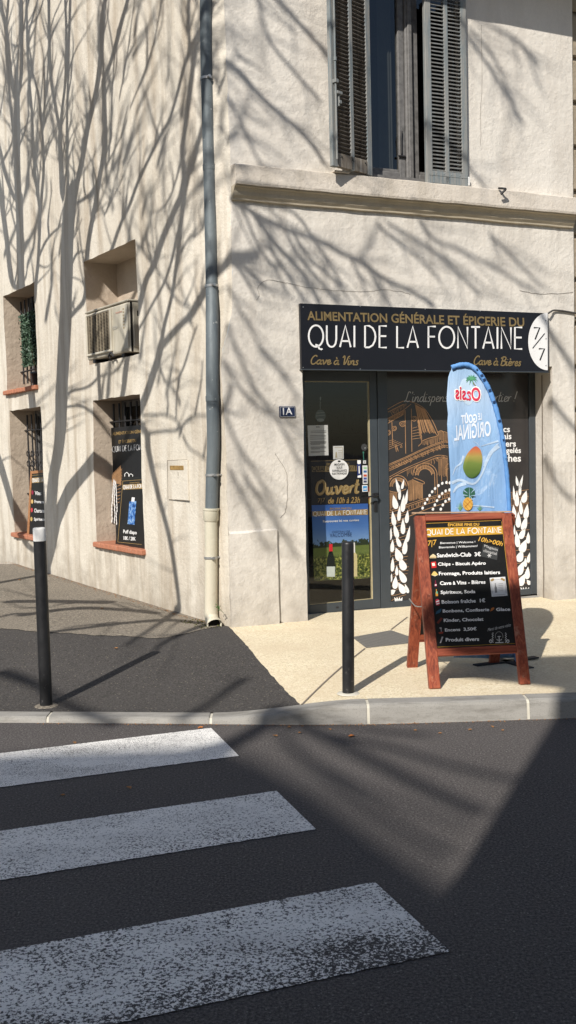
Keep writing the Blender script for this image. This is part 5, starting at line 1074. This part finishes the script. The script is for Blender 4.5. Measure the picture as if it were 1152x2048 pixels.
def F(m_):
    for k in range(7): m_.rib(CL, [fx(255, 1990), fx(215+k*14, 1930-(3-abs(k-3))*18)], (1.6, .4), .0065+.0002*k, sm=False); m_.rib(CL, [fx(510, 1990), fx(470+k*14, 1950-(3-abs(k-3))*12)], (1.4, .4), .0065+.0002*k, sm=False)
dec('grass_picture', plain('grass_print', (.13, .27, .12), .6), F)
# ------------------------------------------------------------------ fallen leaves, litter, weed
M['dryleaf'] = plain('dry_leaf', (.30, .15, .06), .8, .2, var=.35, sc=50); M['orleaf'] = plain('orange_leaf', (.42, .15, .045), .7, .2, var=.2, sc=30)
def leaf(x, y, s_, label, mat, group=None):
    P0 = gz(x, y, 0); z0 = 0.004
    if y < 1425: P0 = gz(x, y, .12); z0 = gh(P0[0], P0[1])+.010
    c = np.array([P0[0], P0[1], z0]); a = rng.uniform(0, 6.28); d = np.array([math.cos(a), math.sin(a), 0]); e = np.array([-d[1], d[0], 0]); q = MB()
    L_ = [c-d*s_, c-d*s_*.4+e*s_*.5+Z*s_*.25, c+d*s_*.3+e*s_*.62+Z*s_*.35, c+d*s_+Z*s_*.18, c+d*s_*.3-e*s_*.6+Z*s_*.12, c-d*s_*.4-e*s_*.5+Z*s_*.3]; mid = [c-d*s_*.4, c+d*s_*.3+Z*s_*.03]
    q.add(L_+mid, [(0, 1, 6), (1, 2, 7, 6), (2, 3, 7), (3, 4, 7), (4, 5, 6, 7), (5, 0, 6)]); o = q.build('fallen_leaf', mat); tag(o, label, 'leaf', group); return o
leaf(703, 1474, .026, 'largest curled orange leaf lying on the road below the kerb', M['orleaf'])
leaf(401, 1457, .020, 'pale orange leaf lying at the tip of the farthest white stripe', M['orleaf'])
for x, y, s_ in ((550, 1473, .018), (600, 1467, .016), (578, 1456, .014), (985, 1455, .016), (940, 1461, .014), (1005, 1462, .013), (830, 1462, .014), (660, 1460, .015), (880, 1468, .012)): leaf(x, y, s_, 'small dry brown leaf lying on the sunlit road close under the kerb', M['dryleaf'], 'small leaves on the sunlit road')
for x, y, s_ in ((150, 1487, .018), (258, 1577, .020), (125, 1592, .015)): leaf(x, y, s_, 'small dry leaf lying on the shaded road between the white stripes', M['dryleaf'], 'small leaves on the shaded road')
for x, y, s_ in ((205, 1225, .022), (332, 1226, .02), (232, 1300, .018), (40, 1172, .025), (70, 1166, .02)): leaf(x, y, s_, 'small dry leaf lying on the old asphalt pavement near the side wall', M['dryleaf'], 'small leaves on the old pavement')
q = MB()
def bits(cx, cy, cz, k, spread, size):
    for _ in range(k):
        c = np.array([cx+rng.normal(0, spread), cy+rng.normal(0, spread*.5), cz+.003+rng.uniform(0, .006)]); a = rng.uniform(0, 6.28); d = np.array([math.cos(a), math.sin(a), rng.normal(0, .3)])*size*rng.uniform(.5, 1.6); e = np.array([-d[1], d[0], rng.normal(0, .2)*size])*.4
        q.quad(c-d, c-e, c+d, c+e)
for x in np.linspace(-1.5, 1.7, 170):
    dens = 4 if -.1 < x < .75 or -1 < x < -.5 else 2
    bits(x, kerb_y(x)-.018, 0, dens, .012, .0055)
struct(q.build('leaf_litter', M['dryleaf']), 'stuff')
q = MB()
for s_ in np.linspace(.1, 5.8, 330):
    p = SD.pt(-s_, 0, .03+abs(rng.normal(0, .03))); bits(p[0], p[1], gh(p[0], p[1])+.004, 3, .012, .007)
struct(q.build('wall_foot_litter', M['dryleaf']), 'stuff')
wc = PP.at(437, 1216); q = MB()
for i in range(26):
    d = rng.normal(0, 1, 3); d /= np.linalg.norm(d); e = np.cross(d, rng.normal(0, 1, 3)); e /= np.linalg.norm(e); c = wc+rng.normal(0, .012, 3)+Z*.0; q.quad(c-d*.008, c-e*.005, c+d*.008, c+e*.005)
q.tube([wc-Z*.05+nL*-.05, wc], .002, 5); tag(q.build('weed', plain('weed_green', (.06, .13, .03), .6, .3, var=.3)), 'tiny green weed growing beside the foot of the drainpipe', 'weed')
q = MB()
for i in range(90):
    p = SD.pt(-rng.uniform(.0, .45), 0, rng.uniform(.02, .22)); c = np.array([p[0], p[1], gh(p[0], p[1])+.01]); d = rng.normal(0, 1, 3); d /= np.linalg.norm(d); e = np.cross(d, rng.normal(0, 1, 3)); e /= np.linalg.norm(e); s_ = rng.uniform(.006, .013); q.quad(c-d*s_, c-e*s_*.6, c+d*s_, c+e*s_*.6)
struct(q.build('moss', plain('moss_green', (.10, .10, .03), .9, .1, var=.4, sc=20)), 'stuff')

# ------------------------------------------------------------------ bare trees standing behind and left of the viewer; their shadows fall on the walls
M['bark'] = plain('grey_bark', (.16, .13, .10), .95, .1, var=.3, sc=14, bump=.4)
GP_ = Plane((0, 0, 0), (1, 0, 0), (0, 1, 0))
GP2 = Plane((0, 0, .11), (1, 0, 0), (0, 1, 0))
SURF = {'S': SD, 'F': FR, 'R': GP_, 'G': GP2}
def sx(x): t = min(max((x-140)/150, 0), 1); return -1.5*(1-t*t*(3-2*t))+.2
def limb(mb, surf, pts, w, s, n=4, sides=6, jit=0.0):
    P = SURF[surf]; q = smooth(pts, n); k = len(q); w = (w, w) if np.isscalar(w) else w; s = (s, s) if np.isscalar(s) else s; out, rad = [], []
    for i, p in enumerate(q):
        t = i/max(k-1, 1); d = q[min(i+1, k-1)]-q[max(i-1, 0)]; d = d/(np.linalg.norm(d)+1e-9); nn_ = np.array([-d[1], d[0]]); ww = w[0]+(w[1]-w[0])*t
        c = P.at(*p); D = P.at(*(p+nn_*ww/2))-P.at(*(p-nn_*ww/2)); bd = P.at(*(p+d*2))-P.at(*(p-d*2)); bd /= np.linalg.norm(bd)
        D = D-TS*np.dot(D, TS); b2 = bd-TS*np.dot(bd, TS); b2 /= np.linalg.norm(b2)+1e-9; D = D-b2*np.dot(D, b2)
        out.append(c+TS*(s[0]+(s[1]-s[0])*t+(sx(p[0]) if surf == 'S' else .2 if surf == 'F' else 0))); rad.append(max(np.linalg.norm(D)/2, .0025))
    mb.tube(out, rad, sides, cap=False); return out
S0 = 4.2
t1 = thing('bare_tree', 'bare multi-stemmed tree left of the picture, casting shadows on the cream wall', 'tree', (0, 0, 0))
foot1 = SD.at(97, 1113)+TS*(S0+sx(97)); t1.location = (float(foot1[0]), float(foot1[1]), 0)
q = MB(); g0 = np.array([foot1[0], foot1[1], -.1]); q.tube([g0, g0+Z*.2, (g0+foot1)/2, foot1+Z*.0], [.12, .075, .058, .055], 12, cap=False); q.build('trunk', M['bark'], t1)
q = MB(); LIMBS = []
def lb(pts, w, s=S0, surf='S', tw=True, **k):
    limb(q, surf, pts, w, s, **k)
    if tw: LIMBS.append((surf, pts, w, s))
# B, A, C stems
lb([(97, 1115), (101, 1030), (106, 947), (115, 900), (121, 850), (124, 783), (127, 700), (131, 617), (134, 533), (136, 470), (140, 405), (140, 390)], (20, 27)); lb([(106, 947), (120, 867), (123, 783), (128, 700)], (24, 22))
lb([(92, 1115), (84, 1000), (72, 880), (64, 800), (58, 700), (48, 620), (41, 557), (40, 470), (39, 404)], (14, 15)); lb([(38, 404), (35, 330), (35, 250), (35, 205)], (13, 11))
lb([(96, 1115), (104, 1085), (117, 1030), (138, 980), (165, 945), (196, 912), (235, 870), (268, 835), (290, 795), (312, 730), (321, 694)], (24, 14)); lb([(110, 1050), (138, 983), (196, 915)], (20, 28), tw=False)
lb([(35, 205), (26, 176), (18, 125), (12, 59), (4, 20), (-4, -30)], (10, 7)); lb([(35, 205), (42, 161), (44, 73), (42, 0), (40, -60)], (8, 6)); lb([(35, 205), (36, 100)], (2, 2))
lb([(39, 404), (29, 395), (12, 350), (0, 300), (-14, 250)], (9, 7)); lb([(31, 285), (25, 249), (20, 193), (13, 120), (12, 58), (16, 0)], (5, 5)); lb([(41, 575), (28, 571), (20, 542), (12, 469), (0, 375), (-10, 330)], (10, 9))
lb([(88, 1110), (55, 1090), (29, 1026), (0, 926), (-20, 880)], (10, 15)); lb([(44, 73), (50, 40), (53, -20)], (4, 3))
lb([(128, 395), (124, 375), (121, 320), (119, 262)], (12, 9)); lb([(119, 262), (110, 210), (100, 150), (98, 70), (97, 0), (95, -60)], (7, 6)); lb([(119, 262), (125, 210), (132, 150), (134, 60), (131, 0), (130, -60)], (7, 4)); lb([(138, 395), (136, 350), (134, 280), (137, 150), (142, 0), (146, -60)], (5, 5))
lb([(150, 395), (158, 354), (165, 320), (178, 250), (192, 190), (200, 130), (204, 60), (206, 20), (216, -30)], (11, 9)); lb([(148, 408), (165, 402), (180, 390), (192, 372), (198, 355)], (8, 7))
lb([(132, 640), (150, 622), (167, 600), (174, 560), (176, 504), (184, 450), (191, 410), (198, 360), (206, 318), (211, 280), (209, 200), (207, 155)], (8, 10)); lb([(207, 155), (220, 130), (232, 95), (244, 45), (258, -5), (268, -50)], (9, 8)); lb([(207, 155), (206, 90), (210, 30)], (4, 3)); lb([(206, 318), (222, 282), (224, 230), (228, 140), (236, 60)], (4, 2.5))
lb([(70, 600), (72, 570), (77, 500), (79, 425), (75, 390), (70, 352), (66, 290), (63, 220), (58, 150), (55, 90), (52, -10)], (7, 4)); lb([(79, 425), (84, 370), (86, 320), (82, 255), (76, 190), (58, 120)], (6, 4)); lb([(83, 260), (88, 205), (95, 130), (99, 60)], (4, 2.5))
lb([(200, 905), (225, 855), (245, 791), (253, 718), (262, 672), (279, 604), (292, 560), (308, 527), (328, 473), (350, 420), (364, 390), (371, 352)], (9, 14)); lb([(371, 352), (364, 310), (366, 280), (373, 220), (380, 150), (386, 88), (402, 20), (412, -30)], (9, 7)); lb([(371, 352), (382, 325), (390, 280), (400, 220), (404, 160), (410, 100)], (8, 7)); lb([(245, 791), (256, 700), (330, 560), (352, 480), (365, 420), (372, 360)], (4, 8), tw=False)
lb([(205, 880), (195, 700), (205, 560), (229, 486), (243, 450), (260, 415), (278, 365), (311, 292), (325, 262), (340, 234), (356, 180), (366, 135), (376, 92), (374, 40), (374, -20)], (7, 6)); lb([(376, 92), (388, 58), (400, 24)], (5, 5))
lb([(321, 694), (329, 650), (336, 621), (346, 575), (354, 520), (362, 450), (367, 400), (369, 360)], (9, 6)); lb([(321, 694), (335, 680), (358, 655), (380, 630), (394, 596), (407, 560), (420, 525), (437, 487), (452, 439), (463, 398)], (15, 8)); lb([(374, 640), (381, 645), (384, 650)], (10, 3), tw=False)
# drooping limb that reaches the ground line
lb([(268, 835), (283, 850), (294, 871), (297, 900), (307, 949), (319, 1000), (335, 1060), (345, 1110), (355, 1180), (359, 1222)], (14, 7))
for pts, w in (([(294, 868), (320, 863), (350, 860), (365, 850), (385, 832), (412, 828), (430, 826), (442, 800), (447, 740)], (8, 4)), ([(285, 830), (320, 829), (345, 835), (362, 855), (358, 870)], (6, 5)), ([(317, 725), (331, 764), (345, 775), (357, 795), (360, 810)], (5, 4)), ([(336, 767), (357, 757), (368, 735), (378, 700), (392, 650)], (6, 3)), ([(358, 760), (353, 803), (352, 835)], (4, 3)), ([(390, 830), (395, 800), (402, 760), (404, 720)], (4, 2.5)),
    ([(130, 790), (150, 780), (175, 772), (200, 752), (224, 745), (240, 728), (250, 700)], (7, 5)), ([(128, 815), (160, 812), (185, 826), (205, 850)], (6, 6)), ([(329, 560), (340, 580), (356, 601), (370, 611), (380, 612)], (6, 6)), ([(270, 486), (285, 500), (303, 527), (320, 547), (338, 575)], (7, 4)), ([(305, 530), (320, 515), (340, 512), (365, 505)], (4, 3)), ([(395, 597), (404, 615), (412, 640)], (4, 3)),
    ([(365, 870), (378, 895), (395, 905), (410, 915)], (5, 4)), ([(135, 500), (150, 475), (165, 440)], (3, 2)), ([(140, 540), (155, 510), (172, 505), (176, 515)], (5, 5)), ([(145, 555), (165, 565), (172, 590)], (4, 3)), ([(79, 510), (92, 480), (110, 460), (128, 448)], (5, 5)), ([(78, 530), (90, 535), (102, 530)], (5, 3)), ([(40, 265), (60, 240), (75, 215)], (3, 2.5)), ([(22, 87), (32, 92), (42, 88)], (6, 6)), ([(214, 330), (230, 300), (248, 262), (255, 240)], (4, 2)), ([(240, 200), (252, 130), (262, 60), (270, 0)], (2.5, 2)), ([(262, 215), (285, 150), (308, 80), (322, 0)], (3, 2)), ([(210, 430), (240, 370), (262, 320), (290, 270)], (3, 2)), ([(385, 470), (400, 440), (410, 390)], (3, 3)), ([(300, 430), (325, 420), (345, 385), (362, 330), (372, 300)], (4, 3)), ([(420, 150), (432, 80), (440, 20)], (3, 2)), ([(434, 240), (445, 160), (452, 60)], (3, 2))): lb(pts, w, (S0, S0+.8))
LIMBS_S = list(LIMBS)
# limbs over the front facade
for pts, w, s in (([(463, 398), (475, 408), (495, 418), (512, 429), (519, 434)], (8, 8), (S0, 5.2)), ([(519, 434), (545, 445), (572, 457), (600, 467), (631, 478), (660, 492), (687, 508), (720, 521), (760, 552), (786, 565), (842, 594), (870, 612)], (9, 6), (5.2, 6)), ([(505, 424), (532, 462), (558, 495), (598, 538), (620, 572), (640, 606)], (8, 6), (5, 6)), ([(532, 466), (552, 515), (572, 544), (595, 578), (606, 600)], (6, 5), (5.5, 6.5)), ([(568, 455), (588, 495), (605, 521), (644, 567), (673, 606)], (5, 4.5), (5.3, 6.5)), ([(585, 462), (606, 498), (631, 528), (677, 567), (697, 600)], (5, 4.5), (5.4, 7)), ([(480, 405), (560, 415), (598, 435), (631, 485), (664, 534), (685, 572)], (5, 4), (5, 7)), ([(714, 518), (732, 500), (742, 484), (750, 462), (756, 445)], (7, 6), (6, 6.5)), ([(756, 450), (790, 480), (835, 515), (880, 560)], (5, 4), (6.5, 8)),
    ([(470, 404), (489, 425), (509, 478), (532, 515), (555, 544), (575, 590)], (5, 4), (5, 8)), ([(700, 512), (715, 545), (735, 590)], (5, 4), (6, 7)), ([(740, 540), (755, 575), (775, 605)], (5, 4), (6, 7)), ([(458, 505), (471, 521), (505, 548), (540, 580)], (6, 5), (5, 8)), ([(462, 520), (476, 534), (499, 571), (519, 604)], (6, 4), (5, 8)), ([(775, 447), (848, 489), (900, 530), (960, 590)], (6, 5), (7, 9)), ([(840, 440), (866, 477), (930, 505), (996, 540), (1083, 590)], (6, 5), (7, 9)), ([(980, 470), (1030, 520), (1085, 575)], (5, 4), (8, 9)),
    ([(450, 120), (485, 150), (520, 192), (582, 247), (625, 290), (650, 330)], (7, 6), (5, 8)), ([(505, -40), (520, 18), (539, 80), (582, 136), (640, 200)], (5, 5), (6, 8)), ([(530, -30), (557, 0), (613, 62), (653, 105), (700, 150)], (7, 6), (6, 8)), ([(455, 195), (485, 250), (520, 327), (560, 380)], (5, 4), (6, 8)), ([(860, -30), (928, 62), (996, 161), (1046, 247)], (5, 5), (7, 9)), ([(900, -30), (947, 31), (1033, 80), (1076, 130)], (6, 5), (7, 9)), ([(940, 60), (985, 110), (1020, 190)], (5, 4), (8, 9)), ([(500, 345), (530, 335), (560, 345), (600, 365), (660, 360)], (8, 7), (6, 8)), ([(480, 340), (500, 360), (505, 375)], (8, 7), (6, 8)), ([(690, 358), (740, 375), (780, 360)], (7, 6), (7, 8)), ([(900, 300), (950, 350), (985, 400)], (6, 4), (8, 9)), ([(850, 255), (900, 300)], (6, 5), (8, 9)),
    ([(450, 640), (500, 760), (560, 850), (600, 930)], (6, 5), (7, 9)), ([(445, 720), (490, 790), (540, 830), (598, 850)], (6, 5), (7, 9)), ([(448, 820), (470, 880), (520, 960), (560, 1040)], (6, 5), (7, 9)), ([(460, 940), (479, 980), (515, 1052), (538, 1106)], (7, 5), (7, 9)), ([(490, 950), (506, 980), (547, 1036), (597, 1115)], (7, 5), (7, 9)), ([(520, 700), (560, 740), (598, 800)], (5, 4), (8, 9)), ([(450, 560), (480, 620), (520, 690), (580, 760)], (5, 4), (7, 9)), ([(1085, 640), (1115, 690), (1150, 740)], (8, 7), (8, 9.5)), ([(1095, 790), (1125, 830), (1152, 860)], (8, 7), (8, 9.5)), ([(1080, 880), (1110, 960), (1140, 1000)], (8, 6), (8, 9.5))): lb(pts, (w[0]*1.4, w[1]*1.4), (s[0], min(s[1], s[0]+1.2)), 'F')
# shadows that lie on the pavement
for pts, w, s in (([(358, 1228), (335, 1243), (300, 1268), (255, 1295)], (12, 5), (S0, 10)), ([(405, 1250), (340, 1245), (260, 1252), (190, 1262), (100, 1275)], (6, 5), (5, 7)), ([(418, 1252), (380, 1266), (330, 1290), (300, 1312)], (7, 6), (6, 9)), ([(480, 1350), (440, 1370), (390, 1400), (340, 1420)], (10, 10), (12, 14)), ([(225, 1212), (180, 1212), (110, 1212), (30, 1214)], (7, 6), (5, 6)), ([(320, 1232), (250, 1226), (160, 1225), (60, 1240)], (6, 6), (5, 6.5)), ([(0, 1340), (60, 1360), (120, 1395), (200, 1425)], (20, 20), (11, 13))): lb(pts, w, s, 'G')
q.build('crown', M['bark'], t1)
# fine twigs growing from those limbs
q = MB(); cnt = 0
for (surf, pts, w, s) in LIMBS:
    sm_ = smooth(pts, 6); L_ = sum(np.linalg.norm(np.array(b)-np.array(a)) for a, b in zip(sm_[:-1], sm_[1:])); s2 = s if not np.isscalar(s) else (s, s)
    step = {'S': 32, 'F': 20, 'G': 60}[surf]
    for _ in range(int(L_/step)):
        i = rng.integers(0, len(sm_)-1); p = np.array(sm_[i]); t = i/len(sm_); d = np.array(sm_[i+1])-p; d /= np.linalg.norm(d)+1e-9
        if surf == 'S':
            if p[1] > 900 and rng.random() < .6: continue
            a = math.atan2(-1, rng.normal(0.04, .33)) if p[1] < 700 else math.atan2(-.6, rng.normal(.1, 1.2))
            ln_ = rng.uniform(50, 170) if p[1] < 700 else rng.uniform(25, 80)
        elif surf == 'F': a = math.atan2(d[1], d[0])+rng.choice([-1, 1])*rng.uniform(.2, .6); ln_ = rng.uniform(40, 130)
        else: a = math.atan2(d[1], d[0])+rng.choice([-1, 1])*rng.uniform(.2, .7); ln_ = rng.uniform(40, 120)
        pp_ = [p]; 
        for k in range(4):
            a += rng.normal(0, .16); pp_.append(pp_[-1]+np.array([math.cos(a), math.sin(a)])*ln_/4)
        if surf == 'G' and min(p_[1]-(1130+.305*p_[0]) for p_ in pp_ if p_[0] < 450 or True) < 0: continue
        ss = s2[0]+(s2[1]-s2[0])*t; limb(q, surf, pp_, (rng.uniform(2.6, 4.8), 1.8), (ss, ss+(rng.uniform(2.5, 7) if surf != 'F' else rng.uniform(.5, 3))), n=2, sides=4); cnt += 1
struct(q.build('twigs', M['bark'], t1), 'stuff')
# second tree further back: soft streaks over the sunlit wedge of road and blurred mottling on the wall
t2 = thing('bare_tree', 'taller bare tree behind the viewer streaking the sunlit road with soft shadow', 'tree', (0, 0, 0))
bb_ = GP_.at(560, 1430)+TS*15; t2.location = (float(bb_[0]), float(bb_[1]), 0)
q = MB(); o1 = limb(q, 'R', [(560, 1430), (660, 1478), (760, 1530), (860, 1580), (960, 1625)], (22, 26), (15, 16)); limb(q, 'R', [(560, 1430), (580, 1490), (680, 1570), (800, 1650), (900, 1710)], (20, 24), (15, 17)); limb(q, 'R', [(640, 1468), (760, 1490), (900, 1530), (1030, 1560)], (10, 12), (15, 17)); limb(q, 'R', [(600, 1510), (720, 1570), (850, 1625), (930, 1660)], (10, 12), (15, 17)); limb(q, 'R', [(560, 1430), (500, 1470), (420, 1500), (330, 1520)], (22, 26), (15, 17)); limb(q, 'R', [(470, 1485), (400, 1520), (300, 1560)], (20, 20), (15, 17)); limb(q, 'R', [(560, 1430), (620, 1440), (760, 1462), (860, 1470)], (8, 8), (15, 17))
for k in range(85):
    y0 = rng.uniform(60, 560) if k % 9 else rng.uniform(600, 850); x0 = rng.uniform(0, 440); a = -math.pi/2+rng.normal(.08, .25); p = [np.array([x0, y0])]
    for i in range(4): a += rng.normal(0, .12); p.append(p[-1]+np.array([math.cos(a), math.sin(a)])*rng.uniform(25, 50))
    limb(q, 'S', p, (rng.uniform(4, 9), 3), (8, 13), n=2, sides=4)
q.build('crown', M['bark'], t2)
q = MB(); b = o1[0]
q.tube([np.array([b[0], b[1], -.1]), np.array([b[0], b[1], 3]), b], [.2, .15, .06], 12, cap=False); q.build('trunk', M['bark'], t2)

# ------------------------------------------------------------------ houses across the street, behind the viewer: they shade the foreground
sdh = np.array([math.sin(SUN_AZ), math.cos(SUN_AZ), 0]); ee = np.array([math.sin(R_(67)), math.cos(R_(67)), 0]); nn2 = np.array([-ee[1], ee[0], 0]); TE = math.tan(SUN_EL)
def house_plane(qd): return Plane(gz(1130, 1400)*np.array([1, 1, 0])-sdh*qd, ee, Z)
def to_plane(P, x, y, z=0.0):
    G = gz(x, y, z)+sdh*z/TE; G[2] = 0; k = np.dot(G-P.P, nn2)/np.dot(sdh, nn2); X = G-sdh*k; return np.dot(X-P.P, ee), k*TE
H1 = house_plane(8.7); hA = to_plane(H1, 1130, 1400)[1]
h1 = thing('opposite_house', 'low rendered house across the street behind the viewer whose eaves shade the road', 'house', H1.pt(0, 0)); h1b = MB()
h1b.hexa([H1.pt(0, -.1), H1.pt(9, -.1), H1.pt(9, hA), H1.pt(0, hA)], [p-nn2*7 for p in (H1.pt(0, -.1), H1.pt(9, -.1), H1.pt(9, hA), H1.pt(0, hA))]); fixn(h1b.build('wall', M['front'], h1))
pv = [to_plane(H1, *p, .115) for p in ((1128, 1402), (1012, 1361), (905, 1349), (868, 1338), (900, 1324), (1000, 1311), (1152, 1304))]; pv[0] = (0.0, hA)
top = pv[-1][1]; ring = [H1.pt(a, b) for a, b in pv]+[H1.pt(9, top), H1.pt(9, hA)]
q = MB(); q.hexa(ring, [p-nn2*.06 for p in ring]); fixn(q.build('eaves', M['terra'], h1))
q = MB(); q.hexa([H1.pt(0, hA+.01)-nn2*.07, H1.pt(9, hA+.01)-nn2*.07, H1.pt(9, top)-nn2*.07, H1.pt(0, top)-nn2*.07], [H1.pt(0, hA+.01)-nn2*7, H1.pt(9, hA+.01)-nn2*7, H1.pt(9, top+1.6)-nn2*5, H1.pt(0, top+1.6)-nn2*5]); fixn(q.build('roof', M['terra'], h1))
HW = Plane(H1.pt(9, 0), -ee, Z)
for a in (1.2, 3.6, 6.2):
    for z0 in (.9, 3.9):
        q = MB(); q.bev(HW, a, a+.95, z0, z0+1.4, -.02, .02, .01); ow = q.build('window', M['sash'], h1); q = MB(); q.quad(*[HW.pt(x, y, .024) for x, y in ((a+.08, z0+.08), (a+.87, z0+.08), (a+.87, z0+1.32), (a+.08, z0+1.32))]); q.build('pane', M['dark'], ow)
        q = MB(); q.bev(HW, a-.5, a-.02, z0-.02, z0+1.42, .0, .05, .01); q.bev(HW, a+.97, a+1.45, z0-.02, z0+1.42, .0, .05, .01); q.split('shutter', M['shut'], ow, .05)
H2 = house_plane(20.5)
pv = [to_plane(H2, *p) for p in ((905, 1782), (780, 1690), (640, 1588), (545, 1535), (480, 1506), (400, 1494), (250, 1498), (120, 1502), (0, 1510))]
pv = [(pv[0][0]+1.6, pv[0][1]-2.6)]+pv+[(pv[-1][0]-6, pv[-1][1]+.5)]
h2 = thing('far_house', 'tall house with a sloping roof far behind the viewer shading the crossing', 'house', H2.pt(pv[0][0], 0)); ring = [H2.pt(pv[-1][0], -.1), H2.pt(pv[0][0], -.1)]+[H2.pt(a, b) for a, b in pv]
q = MB(); q.hexa(ring, [p-nn2*5 for p in ring]); fixn(q.build('wall', M['side'], h2))
q = MB()
for (a, b), (c, d_) in zip(pv[:-1], pv[1:]): q.quad(H2.pt(a, b+.012, .02), H2.pt(c, d_+.012, .02), H2.pt(c, d_+.012, 5), H2.pt(a, b+.012, 5))
q.build('roof', M['terra'], h2)
